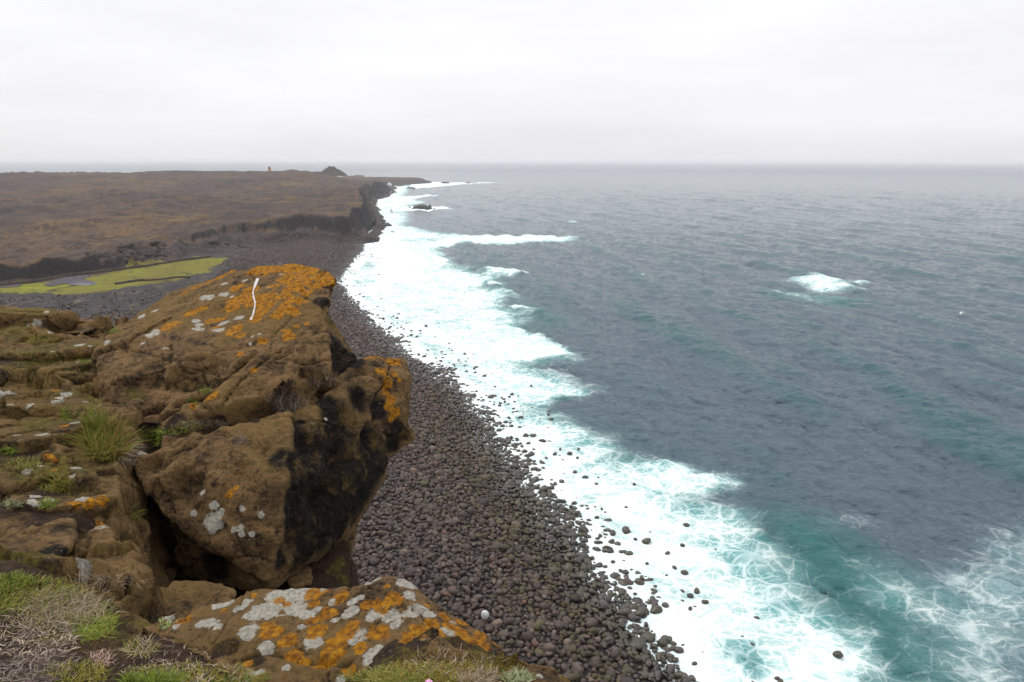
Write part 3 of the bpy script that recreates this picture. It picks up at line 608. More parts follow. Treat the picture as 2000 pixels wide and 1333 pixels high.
W_spots = [(400, 585, 8), (413, 585, 6), (438, 578, 8), (453, 581, 4), (528, 565, 6), (383, 627, 6), (391, 632, 8), (382, 641, 7), (391, 643, 7), (437, 630, 9), (429, 646, 8), (468, 622, 8), (301, 655, 10), (292, 658, 6), (312, 650, 5), (304, 611, 5), (280, 672, 4), (277, 620, 6),
           (214, 679, 5), (323, 681, 4), (495, 664, 3), (490, 675, 3), (508, 661, 3), (440, 560, 5), (480, 554, 5), (550, 535, 4), (590, 548, 4), (300, 871, 10), (315, 865, 9), (335, 858, 9), (350, 852, 9), (370, 845, 8), (392, 838, 8), (285, 880, 8), (410, 832, 7), (430, 826, 5),
           (420, 1018, 14), (410, 1020, 8), (432, 1024, 8), (435, 1002, 6), (423, 988, 7), (382, 1002, 5), (512, 1005, 6), (475, 995, 5), (473, 1032, 6), (460, 1035, 5), (419, 1037, 6), (495, 1042, 5), (476, 1043, 5), (273, 934, 7), (635, 820, 3), (400, 962, 4)]
cracks = [([(450, 745), (462, 725), (480, 708), (500, 695), (520, 690), (545, 684)], .06, .022), ([(330, 710), (336, 690), (332, 672)], .03, .02), ([(250, 875), (300, 868), (390, 833), (450, 815), (540, 790), (600, 765), (645, 740)], .20, .055),
          ([(220, 835), (300, 800), (345, 790), (400, 770)], .07, .03), ([(420, 762), (395, 785), (380, 800)], .05, .025), ([(300, 830), (350, 800)], .05, .02), ([(590, 650), (562, 690), (540, 700)], .03, .025), ([(655, 740), (700, 730), (740, 740), (760, 760)], .03, .03)]
dents = [(378, 728, 34, .10), (415, 735, 26, .07), (300, 728, 30, .06), (300, 912, 22, .07), (360, 950, 36, .07), (470, 930, 30, .05), (430, 1100, 40, .05), (600, 870, 30, .08), (660, 900, 40, .09), (620, 980, 40, .09), (680, 820, 30, .06), (720, 860, 26, .07), (560, 1060, 30, .05), (640, 960, 30, .1), (700, 780, 22, .05), (600, 720, 30, .05), (520, 880, 24, .04)]
crust_shade = [(770, 845, 34), (740, 800, 26), (700, 780, 30), (725, 860, 34), (745, 900, 34), (600, 840, 34), (690, 1080, 40), (650, 1100, 40), (660, 1040, 40), (560, 1000, 36), (540, 1090, 22), (620, 900, 70), (680, 900, 80), (640, 1000, 90), (600, 1060, 60), (580, 980, 60), (700, 960, 70), (660, 700, 40), (680, 715, 30), (630, 590, 14), (646, 560, 14), (650, 680, 30), (760, 890, 30), (770, 860, 22), (560, 900, 30), (600, 1100, 40), (420, 1110, 30), (720, 900, 60), (660, 840, 50), (640, 790, 26)]  # dark pitted rock plus shade of the overhanging faces, painted as colour
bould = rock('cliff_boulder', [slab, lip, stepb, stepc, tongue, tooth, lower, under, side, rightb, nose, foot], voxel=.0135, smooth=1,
             chisel=((1.0, .035, .014), (.3, .006, .02)), amps=((.8, .03), (.22, .014), (.085, .010), (.034, .009)), cracks=cracks, dents=dents, orange=O_spots, white=W_spots, crust_shade=crust_shade, soil=[(250, 850, 25), (350, 835, 25), (300, 860, 20), (420, 822, 18), (560, 780, 30), (500, 815, 20)], seed=3)
tag(bould, 'massive brown boulder with orange lichen and a white streak overhanging the cliff edge', 'boulder')

# ---------------------------------------------------------------- lichen covered slab at our feet
fs_top = [(270, 1222, 2.62), (380, 1186, 2.66), (462, 1163, 2.7), (530, 1151, 2.72), (610, 1153, 2.74), (690, 1150, 2.72), (715, 1128, 2.74), (742, 1119, 2.76), (782, 1130, 2.74), (852, 1178, 2.66), (940, 1234, 2.56), (986, 1268, 2.48)]
fs = [PP(*fs_top[:6]) + PP((690, 1260, 2.4), (500, 1340, 2.22), (430, 1300, 2.3), (700, 1390, 2.18)) + [tuple(P(a, b + 200, c + .25)) for a, b, c in fs_top[:6]],
      PP(*fs_top[5:]) + PP((985, 1300, 2.38), (965, 1335, 2.3), (860, 1290, 2.26), (700, 1300, 2.3), (760, 1390, 2.16), (640, 1250, 2.44)) + [tuple(P(a - 20, b + 170, c + .2)) for a, b, c in fs_top[5:]]]
rg = np.random.default_rng(8)
fO = [(610, 1162, 17), (614, 1180, 12), (668, 1166, 16), (640, 1200, 20), (628, 1208, 14), (606, 1212, 12), (715, 1183, 14), (735, 1180, 10), (770, 1172, 18), (745, 1190, 14), (530, 1233, 20), (522, 1222, 12), (562, 1250, 18), (620, 1234, 20), (655, 1265, 26), (680, 1240, 22), (640, 1280, 22), (690, 1225, 14),
      (738, 1235, 20), (752, 1240, 14), (705, 1268, 14), (820, 1230, 20), (800, 1245, 18), (845, 1220, 18), (868, 1205, 14), (880, 1225, 18), (860, 1240, 16), (900, 1215, 14), (905, 1240, 20), (925, 1252, 18), (945, 1262, 18), (960, 1250, 16), (940, 1242, 12), (760, 1290, 14), (780, 1262, 14), (575, 1276, 14), (588, 1290, 12), (484, 1297, 9), (486, 1285, 8),
      (685, 1312, 14), (620, 1298, 12), (362, 1209, 12), (350, 1212, 8), (438, 1193, 8), (545, 1175, 12), (560, 1180, 8), (782, 1128, 10), (757, 1150, 8), (498, 1168, 7), (640, 1158, 6), (835, 1185, 8), (885, 1192, 10), (970, 1258, 10)]
fW = [(560, 1165, 24), (590, 1160, 22), (580, 1190, 20), (530, 1190, 22), (500, 1200, 18), (540, 1168, 16), (600, 1200, 14), (430, 1178, 14), (445, 1172, 12), (470, 1188, 12), (480, 1180, 10), (400, 1215, 14), (412, 1222, 12), (425, 1228, 8), (486, 1232, 16), (630, 1156, 8), (690, 1180, 10), (700, 1170, 9), (690, 1150, 8), (620, 1190, 8),
      (790, 1140, 20), (810, 1150, 18), (800, 1165, 14), (830, 1160, 14), (730, 1127, 14), (720, 1135, 8), (690, 1195, 12), (680, 1205, 10), (740, 1200, 16), (765, 1205, 18), (775, 1220, 12), (725, 1210, 12), (800, 1195, 14), (820, 1190, 12), (838, 1200, 12), (850, 1175, 12), (700, 1245, 18), (692, 1255, 12), (612, 1250, 14), (622, 1258, 10), (520, 1262, 12), (727, 1285, 16), (735, 1275, 14), (740, 1300, 8),
      (815, 1243, 12), (870, 1232, 12), (885, 1236, 10), (925, 1222, 12), (960, 1236, 10), (775, 1262, 10), (665, 1330, 10), (492, 1320, 10), (510, 1315, 8), (560, 1305, 8), (650, 1175, 7), (655, 1215, 8), (590, 1225, 7), (345, 1218, 8), (330, 1205, 8), (300, 1212, 9), (885, 1215, 8)]
fslab = rock('lichen_rock', fs, voxel=.0075, smooth=4, chisel=((.35, .020, .015), (.10, .005, .02)), amps=((.4, .012), (.12, .008), (.04, .005), (.016, .0025)), cracks=[([(640, 1180), (700, 1165), (760, 1200)], .012, .012), ([(455, 1290), (520, 1270), (600, 1290), (680, 1300)], .02, .015)], dents=[(600, 1265, 16, .015), (480, 1245, 14, .012), (680, 1140, 14, .02)],
             orange=fO, white=fW, crust_shade=[(975, 1290, 22), (965, 1320, 22)], soil=[(440, 1262, 26), (500, 1290, 16)], seed=12)
tag(fslab, 'low rock slab blotched with white and orange lichen at the bottom of the picture', 'rock')

# ---------------------------------------------------------------- loose blocks on the ledges and in the cleft
blocks = [
 ('boulder', PP((0, 722, 4.9), (14, 724, 4.88), (24, 738, 4.85), (12, 752, 4.8), (-20, 758, 4.8), (-40, 735, 4.9), (-10, 722, 5.1), (0, 750, 5.15)), .018, (0, 0), 'small round dark boulder cut by the picture\'s side on the rock ledges', [(0, 738, 40)]),
 ('boulder', PP((100, 672, 6.3), (120, 660, 6.5), (160, 658, 6.6), (190, 668, 6.4), (192, 690, 6.1), (150, 698, 5.95), (104, 690, 6.05), (140, 660, 6.9), (185, 690, 6.7)), .02, (6, 16), 'grey brown block flecked with white lichen on the ledge behind the boulder', []),
 ('flat_rock', PP((95, 640, 6.9), (130, 628, 7.1), (210, 628, 7.1), (205, 640, 6.7), (160, 655, 6.5), (112, 654, 6.6), (150, 640, 7.4)), .02, (8, 3), 'flat tan slab with orange patches at the far rim of the cliff', []),
 ('flat_rock', PP((-60, 612, 7.2), (20, 618, 7.2), (66, 628, 7.0), (76, 648, 6.7), (30, 668, 6.4), (-60, 668, 6.4), (0, 630, 7.6)), .022, (6, 4), 'broad tan rock hump at the far rim of the cliff', []),
 ('flat_rock', PP((-60, 1068, 3.3), (20, 1040, 3.5), (100, 1018, 3.6), (140, 1022, 3.5), (147, 1050, 3.35), (120, 1082, 3.15), (94, 1112, 3.05), (20, 1112, 3.0), (-60, 1105, 3.05), (60, 1060, 3.9)), .013, (1, 3), 'tilted brown slab with a dark rounded end beside the grassy bank', [(128, 1040, 22), (95, 1090, 26)]),
 ('rock_block', PP((100, 985, 3.8), (145, 975, 3.85), (182, 988, 3.7), (206, 1030, 3.55), (232, 1090, 3.4), (262, 1150, 3.25), (266, 1200, 3.15), (200, 1165, 3.1), (160, 1100, 3.3), (120, 1090, 3.35), (110, 1040, 3.6), (170, 1020, 4.1), (250, 1170, 3.7)), .013, (2, 6), 'cracked yellow brown block forming the near wall of the cleft', []),
 ('rock_block', PP((130, 940, 4.0), (165, 915, 4.15), (200, 912, 4.15), (222, 960, 4.05), (250, 1020, 3.95), (276, 1085, 3.85), (272, 1130, 3.75), (240, 1130, 3.6), (205, 1040, 3.7), (170, 975, 3.85), (200, 950, 4.5), (270, 1120, 4.2)), .013, (5, 5), 'long yellowish block leaning along the dark cleft', []),
 ('rock_block', PP((272, 1160, 3.5), (290, 1149, 3.6), (430, 1146, 3.6), (462, 1158, 3.5), (450, 1200, 3.3), (380, 1225, 3.2), (280, 1225, 3.2), (272, 1200, 3.3), (350, 1160, 3.9)), .014, (0, 1), 'smooth brown block bridging the bottom of the cleft', []),
 ('stone', PP((286, 1082, 4.6), (300, 1076, 4.65), (316, 1084, 4.6), (316, 1098, 4.55), (300, 1101, 4.5), (288, 1096, 4.52), (300, 1090, 4.8)), .012, (0, 0), 'yellowish flat stone lying on the floor of the cleft', []),
 ('stone', PP((306, 1145, 4.4), (330, 1105, 4.55), (345, 1110, 4.6), (345, 1128, 4.5), (325, 1146, 4.4), (330, 1125, 4.75)), .012, (0, 0), 'narrow ochre stone leaning at the foot of the great boulder', []),
 ('stone', PP((380, 1140, 4.4), (392, 1126, 4.5), (408, 1132, 4.45), (410, 1148, 4.35), (390, 1152, 4.35), (400, 1140, 4.65)), .012, (0, 0), 'small brown stone under the great boulder\'s low edge', []),
 ('stone', PP((588, 1082, 4.9), (606, 1074, 5.0), (612, 1092, 4.9), (600, 1106, 4.8), (586, 1100, 4.85), (600, 1090, 5.2)), .013, (0, 0), 'reddish stone high in the rubble under the overhang', [(600, 1090, 10)]),
 ('stone', PP((562, 1118, 4.6), (580, 1106, 4.75), (606, 1112, 4.7), (608, 1140, 4.5), (575, 1150, 4.4), (560, 1140, 4.45), (590, 1125, 5)), .013, (0, 0), 'big dull red stone in the rubble under the overhang', []),
 ('stone', PP((606, 1106, 4.9), (640, 1100, 4.95), (646, 1118, 4.8), (612, 1126, 4.75), (625, 1112, 5.2)), .013, (0, 0), 'flat dark stone wedged in the rubble under the overhang', []),
 ('flat_rock', PP((975, 1292, 2.42), (1010, 1286, 2.44), (1080, 1302, 2.44), (1140, 1340, 2.34), (1120, 1400, 2.2), (980, 1400, 2.1), (1000, 1330, 2.25), (1050, 1420, 2.5), (1000, 1400, 2.6)), .010, (0, 1), 'bare orange brown rock sloping off the cliff edge over the beach', []),
]
for k, (nm, pts_, vx, rl, lab, cr) in enumerate(blocks):
    o = rock(nm, [pts_], voxel=vx, smooth=3, chisel=((.45, .035, .025), (.14, .010, .025)) if nm != 'stone' else ((.2, .015, .03),), amps=((.35, .02), (.12, .010), (.05, .006), (.025, .003)), rand_l=rl, crust_shade=cr, seed=30 + k); tag(o, lab, 'stone' if nm == 'stone' else 'rock', 'loose stones in the cleft' if nm == 'stone' else 'rocks of the cliff top')

# flat weathered slabs making up the ledges
slabs = [
 (42, 772, .46, .16, (2, 6), 'broad flat slab beside the small round dark boulder, just below it'), (118, 786, .38, .13, (1, 5), 'cracked flat slab uphill of the tall rust grass tuft'),
 (70, 838, .44, .13, (1, 6), 'wide tan slab in the middle of the ledges below the two mossy strips'), (150, 900, .30, .14, (1, 4), 'small slab above the head of the long yellowish block'),
 (150, 735, .36, .14, (2, 5), 'slab with a dark undercut edge next to the boulder\'s far end'), (24, 655, .50, .14, (3, 4), 'low slab under the broad rock hump at the far rim'),
 (60, 905, .26, .08, (0, 3), 'thin brown slab between the yellow green cushion and the bright grass'), (30, 1028, .42, .14, (2, 5), 'pale slab edge just above the tilted dark ended slab'),
 (112, 958, .20, .08, (4, 8), 'white and orange lichened ledge stone at the brink of the cleft'), (120, 706, .40, .10, (2, 7), 'thin slab with pale lichen in front of the lichen flecked block'),
 (6, 838, .34, .12, (1, 3), 'brown slab partly cut off by the picture\'s side, above the bright grass'), (185, 795, .24, .12, (1, 3), 'small dark edged slab right above the tall rust grass tuft')]
rgs = np.random.default_rng(77)
for k, (px, py, R_, th, rl, lab) in enumerate(slabs):
    c0 = at(px, py, H - 1.70); z0 = None
    i_ = np.argmin((p[:, 0] - c0[0]) ** 2 + (p[:, 1] - c0[1]) ** 2); z0 = zc[i_] + H
    nn_ = rgs.integers(6, 9); an = np.sort(rgs.uniform(0, 6.28, nn_) * .5 + np.linspace(0, 6.28, nn_, endpoint=False) * .8); tx, ty = rgs.normal(0, .05), -.08 + rgs.normal(0, .05); pts_ = []
    for a_ in an:
        r_ = R_ * rgs.uniform(.75, 1.1); x, y = r_ * math.cos(a_) * 1.25, r_ * math.sin(a_) * .8; zt = th * .42 + tx * x + ty * y
        pts_.append((c0[0] + x, c0[1] + y, z0 + zt)); pts_.append((c0[0] + x * 1.06, c0[1] + y * 1.06, z0 + zt - th * .45)); pts_.append((c0[0] + x * .9, c0[1] + y * .9, z0 - th))
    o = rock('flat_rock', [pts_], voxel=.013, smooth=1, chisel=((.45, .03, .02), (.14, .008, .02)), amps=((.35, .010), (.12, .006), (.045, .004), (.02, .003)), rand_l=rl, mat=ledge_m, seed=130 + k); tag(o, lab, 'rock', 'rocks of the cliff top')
bpy.context.view_layer.update()
DG = bpy.context.evaluated_depsgraph_get()
OB = {o.name: o for o in COL.objects}; _hz = OB['haze']; _hz.hide_viewport = True; bpy.context.view_layer.update(); DG = bpy.context.evaluated_depsgraph_get()
def rc(px, py):
    q = P(px, py, 1) - np.array([0, 0, H]); r = SC.ray_cast(DG, (0, 0, H), Vector(q).normalized())
    return r if r[0] else None
# ---------------------------------------------------------------- shore boulders and cobbles
def ico(sub):
    bm = bmesh.new(); bmesh.ops.create_icosphere(bm, subdivisions=sub, radius=1); v = np.array([x.co[:] for x in bm.verts]); f = np.array([[q.index for q in x.verts] for x in bm.faces]); bm.free(); return v, f
ICO = {k: ico(k) for k in (1, 2, 3)}
def cobble_shapes(k, n=20, ang=0.0):
    v, f = ICO[k]; S = []
    for i in range(n):
        a = np.sign(v) * np.abs(v) ** (1 - .0) ; w = a * (1 + .24 * vn(v * 1.1 + i * 9.1, i)[:, None] + .09 * vn(v * 2.7 + i, i + 50)[:, None])
        w = w / np.maximum(1, (np.abs(w) ** 3.2).sum(1, keepdims=True) ** (1 / 3.2) / 1.0) ** .6
        S.append(w)
    return S, f
def rotm(yaw, a, b):
    n = len(yaw); cy, sy, ca, sa, cb, sb = np.cos(yaw), np.sin(yaw), np.cos(a), np.sin(a), np.cos(b), np.sin(b); R_ = np.zeros((n, 3, 3))
    Z = np.zeros((n, 3, 3)); Z[:, 0, 0] = cy; Z[:, 0, 1] = -sy; Z[:, 1, 0] = sy; Z[:, 1, 1] = cy; Z[:, 2, 2] = 1
    X_ = np.zeros((n, 3, 3)); X_[:, 0, 0] = 1; X_[:, 1, 1] = ca; X_[:, 1, 2] = -sa; X_[:, 2, 1] = sa; X_[:, 2, 2] = ca
    Y_ = np.zeros((n, 3, 3)); Y_[:, 1, 1] = 1; Y_[:, 0, 0] = cb; Y_[:, 0, 2] = sb; Y_[:, 2, 0] = -sb; Y_[:, 2, 2] = cb
    return Z @ X_ @ Y_
cob_poly = np.concatenate([atl([(442, 504), (480, 474), (540, 460), (600, 452), (710, 452)], 4), atl([(735, 441)]), [[-10, 150], [20, 90], [30, 40], [30, 20]], [[-60, 20], [-90, 100]], atl([(330, 590), (400, 545), (436, 524)], 4)])
sp = .355; gx_, gy_ = np.meshgrid(np.arange(-130, 26, sp), np.arange(24, 345, sp)); c = np.stack([gx_.ravel(), gy_.ravel()], 1)
c = c + RNG.uniform(-.42, .42, c.shape) * sp
c = c[(sdpoly(c, cob_poly) + fbm(c / 6.0, 3, 400) * 3 > 0)]
hz_, s_, q_, m_ = land_h(c); Dc = np.hypot(*c.T)
near_w = sm(Dc, 150, 90)
pr = np.where(s_ > 0, 1.0, np.where(s_ > -10, np.exp(s_ / 2.6) * (.46 + .40 * near_w) * (.40 + .60 * near_w), 0)) * np.where(s_ > 0, 1, sm(fbm(c / 3.0, 2, 410), -.6, .3))
k = (RNG.random(len(c)) < pr) & (q_ < -2) & (m_ < .5) & (s_ < 75)
c, hz_, s_, Dc = c[k], hz_[k], s_[k], Dc[k]; n = len(c)
_q = atl([(-40, 578), (200, 574), (330, 556), (420, 545), (420, 600), (330, 660), (-40, 660)], 3.6); e_ = np.stack(np.meshgrid(np.arange(-125, -30, .62), np.arange(95, 160, .62)), -1).reshape(-1, 2); e_ = e_ + RNG.uniform(-.3, .3, e_.shape)
e_ = e_[(sdpoly(e_, _q) > 0) & (RNG.random(len(e_)) < .12 + .5 * sm(fbm(e_ / 6.0, 4, 430), .0, .4))]; _h4 = land_h(e_); c = np.concatenate([c, e_]); hz_ = np.concatenate([hz_, _h4[0]]); s_ = np.concatenate([s_, np.maximum(_h4[1], 8)]); Dc = np.hypot(*c.T); n = len(c)
wet = sm(s_ + fbm(c / 2.0, 2, 402) * 1.5, 5.5, 1.0)
rad = .203 * np.exp(RNG.normal(0, .30, n)) * (1 + .22 * sm(s_, 4, 0) * (RNG.random(n) < .35)) * (1 - .10 * sm(Dc, 60, 150)); rad = np.clip(rad, .13, .6)
big_ = RNG.random(n) < .012; rad[big_] = RNG.uniform(.36, .52, big_.sum()); inw = s_ < 0
rad[inw] = np.clip(.25 * np.exp(RNG.normal(0, .33, inw.sum())) * (.9 + .2 * sm(s_[inw], -4, -1)), .13, .46)
ax = np.stack([np.ones(n), RNG.uniform(.58, .95, n), RNG.uniform(.42, .80, n)], 1)
zc_ = hz_ + RNG.uniform(-.03, .20, n) + rad * .12
zc_[inw] = np.maximum(zc_[inw], .06 + RNG.uniform(-.30, .16, inw.sum()) * 1.0)
Rm = rotm(RNG.uniform(0, 6.28, n), RNG.normal(0, .35, n), RNG.normal(0, .35, n))
pal = np.array([(.115, .092, .090), (.072, .058, .060), (.150, .122, .110), (.095, .073, .063), (.20, .165, .145), (.14, .083, .066), (.048, .040, .042)])
ti = pal[RNG.choice(7, n, p=[.27, .22, .16, .14, .07, .06, .08])] * RNG.uniform(.30, .76, (n, 1)) * [1.10, .94, .82] * (1 - .45 * (np.arange(n) >= n - len(e_)))[:, None]
ol = (RNG.random(n) < .55 * sm(s_, 12, 3) * sm(Dc, 110, 60)); ti[ol] = np.array([(.125, .098, .040)]) * RNG.uniform(.26, .66, (ol.sum(), 1))
ti = ti * (1 - .50 * wet[:, None])
def cob_mat():
    m = M('sea_worn_stone'); t = m.attr('tint', True); w = m.attr('wet'); nz_ = m.noise(5, 5, .65); f_ = m.noise(30, 3, .7)
    c_ = m.mix(m.mr(nz_, .3, .7, .0, .55), t, m.mix(.5, t, (.03, .024, .022))); c_ = m.mix(m.mr(f_, .62, .75, 0, .35), c_, (.19, .16, .14))
    return m.set(Base_Color=c_, Roughness=m.mr(w, 0, 1, .62, .30), Specular_IOR_Level=m.mr(w, 0, 1, .35, .6), Normal=m.bump(m.math('ADD', nz_, m.math('MULTIPLY', f_, .2)), .06))
cobm = cob_mat()
# the 300 that show largest, in view and not hidden
depth_ = (np.concatenate([c, zc_[:, None]], 1) - [0, 0, H]) @ (RMn @ np.array([0, 0, -1.0])); loc_ = (np.concatenate([c, zc_[:, None]], 1) - [0, 0, H]) @ RMn
u_ = 1000 + FP * loc_[:, 0] / depth_; v__ = 666.5 - FP * loc_[:, 1] / depth_; size_ = rad / depth_ * FP * np.where(inw, 1.15, 1)
order = np.argsort(-size_); solo = []
for i in order:
    if depth_[i] > 0 and 8 < u_[i] < 1990 and v__[i] < 1325:
        q = Vector((*c[i], zc_[i])) - Vector((0, 0, H)); r = SC.ray_cast(DG, (0, 0, H), q.normalized())
        if (r[0] and (r[1] - Vector((0, 0, H))).length < q.length - 2.5) : continue
        if inw[i] and zc_[i] + rad[i] * ax[i, 2] < .22: continue
        solo.append(i)
        if len(solo) >= 296: break
solo_s = set(solo)
S3, F3 = cobble_shapes(3); S2, F2 = cobble_shapes(2); S1, F1 = cobble_shapes(1)
SOLO = []; G_C = 'sea worn boulders of the cobble beach'
for i in solo:
    w = (S3[i % 20] * ax[i] * rad[i]) @ Rm[i].T
    me = np_mesh('beach_boulder', w, F3, attrs={'wet': np.full(len(w), wet[i])}, cols={'tint': np.repeat(ti[i][None], len(w), 0)}, mat=cobm)
    o = link('beach_boulder', me); o.location = (*c[i], zc_[i])
    y_ = v__[i]; zone = 'at the lower edge' if y_ > 1240 else 'beyond the lichen slab' if y_ > 1090 else 'by the great boulder\'s foot' if y_ > 960 else 'by the great boulder\'s overhang' if y_ > 800 else 'far along the beach'
    siz = 'big' if rad[i] > .42 else 'medium' if rad[i] > .33 else 'small'; shp = 'long' if ax[i, 1] < .68 else 'flat' if ax[i, 2] < .52 else 'round'
    if inw[i]: lab = f'{siz} {shp} boulder in white foam {zone}'
    elif s_[i] < 3: lab = f'{siz} {shp} boulder at the foam\'s edge {zone}'
    else: lab = ('olive' if ti[i][2] < ti[i][0] * .55 else 'pale' if ti[i].sum() > .22 else 'dark grey') + f' {siz} {shp} boulder {zone}'
    SOLO.append((lab, u_[i], o))
from collections import defaultdict
GR = defaultdict(list)
for lab, u, o in SOLO: GR[lab].append((u, o))
ORD = ['leftmost', 'second from the left', 'third from the left', 'fourth from the left', 'fifth from the left', 'sixth from the left', 'seventh from the left', 'eighth from the left', 'ninth from the left', 'tenth from the left', 'eleventh from the left', 'twelfth from the left']
for lab, L in GR.items():
    L.sort(key=lambda q: q[0])
    for k, (u, o) in enumerate(L):
        tag(o, lab if len(L) == 1 or k >= 12 else lab + ', ' + ORD[k], 'boulder', G_C)
rest = np.array([i for i in range(n) if i not in solo_s])
VV, FF, TT, WW = [], [], [], []; off = 0
for lo_, hi_, S, F_ in ((0, 75, S3, F3), (75, 150, S2, F2), (150, 1e9, S1, F1)):
    for vi in range(20):
        j = rest[(Dc[rest] >= lo_) & (Dc[rest] < hi_) & (rest % 20 == vi)]
        if lo_ == 0: j1 = j[(u_[j] > -200) & (u_[j] < 2200) & (v__[j] < 1500)]; j2 = np.setdiff1d(j, j1); sets = ((j1, S3, F3), (j2, S1, F1))
        else: sets = ((j, S, F_),)
        for jj, SS, Fq in sets:
            if not len(jj): continue
            w = np.einsum('nij,nvj->nvi', Rm[jj], SS[vi][None] * (ax[jj] * rad[jj, None])[:, None]) + np.concatenate([c[jj], zc_[jj, None]], 1)[:, None]
            nv = SS[vi].shape[0]; VV.append(w.reshape(-1, 3)); FF.append((Fq[None] + (off + np.arange(len(jj)) * nv)[:, None, None]).reshape(-1, 3)); off += len(jj) * nv
            TT.append(np.repeat(ti[jj], nv, 0)); WW.append(np.repeat(wet[jj], nv))
o = link('cobbles', np_mesh('cobbles', np.concatenate(VV), np.concatenate(FF), attrs={'wet': np.concatenate(WW)}, cols={'tint': np.concatenate(TT)}, mat=cobm)); tag(o, kind='stuff')
# one bleached stone among them
wp = at(947, 1146, 3.6); hh_ = land_h(wp[None, :2])[0][0]
w = (S3[4] * [.26, .22, .36]); me = np_mesh('white_stone', w, F3, attrs={'wet': np.zeros(len(w))}, cols={'tint': np.full((len(w), 3), .62)}, mat=cobm)
o = link('white_stone', me); o.location = (wp[0], wp[1], hh_ + .42); tag(o, 'small bleached white stone standing out among the dark beach cobbles', 'stone')

# ---------------------------------------------------------------- scree under the lava scarp, rocks in the sea
def crag_mesh(name, sub, seed, scale, mat, amp=.35):
    bm = bmesh.new(); bmesh.ops.create_icosphere(bm, subdivisions=sub, radius=1); v = np.array([x.co[:] for x in bm.verts]); f = np.array([[q.index for q in x.verts] for x in bm.faces]); bm.free()
    v = v * (1 + amp * vn(v * 1.4 + seed * 3.3, seed)[:, None] + amp * .5 * fbm(v * 3.5 + seed, 3, seed, ridge=True)[:, None]); return np_mesh(name, v * scale, f, smooth=False, attrs={'plateau': np.full(len(v), -5.0)}, mat=mat)
m = M('basalt'); k1 = m.noise(.8, 5, .7); cr_ = m.ramp(k1, [(.35, (.018, .014, .015)), (.55, (.055, .042, .040)), (.72, (.13, .10, .088))]); basalt = m.set(Base_Color=cr_, Roughness=.9, Specular_IOR_Level=.25, Normal=m.bump(k1, .3))
m = M('wet_basalt'); k1 = m.noise(.9, 5, .7); cr_ = m.ramp(k1, [(.4, (.008, .007, .008)), (.65, (.03, .024, .022))]); wetb = m.set(Base_Color=cr_, Roughness=.5, Specular_IOR_Level=.5, Normal=m.bump(k1, .3))
protos = [crag_mesh('scree_block', 2, 60 + i, (1, .8, .62), basalt) for i in range(8)]
line = atl([(-20, 552), (60, 545), (130, 530), (190, 520), (240, 512), (280, 505), (330, 495), (400, 482), (470, 470), (520, 464), (560, 460)], 4.5)
cum = np.concatenate([[0], np.cumsum(np.linalg.norm(np.diff(line, axis=0), axis=1))])
SCREE = []
for i in range(130):
    t = RNG.uniform(0, cum[-1]) if i > 90 else RNG.uniform(cum[3], cum[6]); x = np.interp(t, cum, line[:, 0]) + RNG.normal(0, 2.6); y = np.interp(t, cum, line[:, 1]) + RNG.normal(0, 3.2)
    hq, sq, qq_, mq = land_h(np.array([[x, y]]));
    if mq[0] > -1: continue
    r = .55 * math.exp(RNG.normal(0, .45)); o = link('scree_block', protos[i % 8]); o.location = (x, y, hq[0] + r * .25); o.scale = (r, r, r); o.rotation_euler = (RNG.normal(0, .4), RNG.normal(0, .4), RNG.uniform(0, 6.28))
    SCREE.append((('large' if r > .75 else 'mid sized' if r > .5 else 'small') + ' fallen lava block ' + ('behind the grey pool' if t < cum[2] else 'behind the marsh' if t < cum[5] else 'behind the marsh\'s far tip' if t < cum[7] else 'where scarp meets cobbles'), x / y, o))
GR = defaultdict(list)
for lab, u, o in SCREE: GR[lab].append((u, o))
for lab, L in GR.items():
    L.sort(key=lambda q: q[0])
    for k, (u, o) in enumerate(L): tag(o, lab if len(L) == 1 or k >= 12 else lab + ', ' + ORD[k], 'rock', 'fallen blocks along the lava scarp')
for px, py, wpx, hpx, lab, seed in ((820, 408, 26, 8, 'black sea stack with a rounded back in the surf off the headland', 1), (838, 409, 12, 7, 'small arched black rock next to the larger rounded sea stack', 2), (800, 406, 4, 2, 'tiny black rock at the shoreward foot of the rounded sea stack', 3),
                                     (848, 410, 4, 3, 'tiny black rock on the seaward side of the small arched rock', 4), (725, 402, 12, 6, 'reddish black rock at the foot of the first headland cliff', 5), (738, 412, 12, 3, 'low black reef rock in the foam by the first headland', 6),
                                     (764, 412, 4, 2, 'black reef tip alone in the foam off the first headland', 7), (770, 370, 10, 4, 'dark rock platform tip at the foot of the second headland', 8), (803, 369, 16, 3, 'long low black skerry in front of the distant spit', 9),
                                     (784, 363, 8, 2, 'low dark skerry close under the distant spit', 10), (870, 358.5, 14, 3, 'dark skerry in the foam beyond the tip of the spit', 11), (915, 358.5, 8, 2, 'farthest small skerry in the line of surf off the spit', 12),
                                     (765, 415, 5, 1.6, 'flat wet rock awash between the headland and the stack', 13), (757, 437, 4, 2, 'small wet rock awash below the scarp corner', 14), (748, 442, 26, 6, 'black rock apron at the corner of the scarp in the surf', 15), (766, 454, 5, 2, 'lone wet boulder in the foam below the scarp corner', 16)):
    g = at(px, py, 0); dd = float((g - [0, 0, H]) @ (RMn @ np.array([0, 0, -1.0]))); sx = wpx / FP * dd * .55; sz = hpx / FP * dd
    o = link('sea_rock', crag_mesh('sea_rock', 4, 200 + seed, (sx, sx * .6, sz), wetb, .32)); o.location = (g[0], g[1], 0); tag(o, lab, 'rock', 'rocks in the surf')

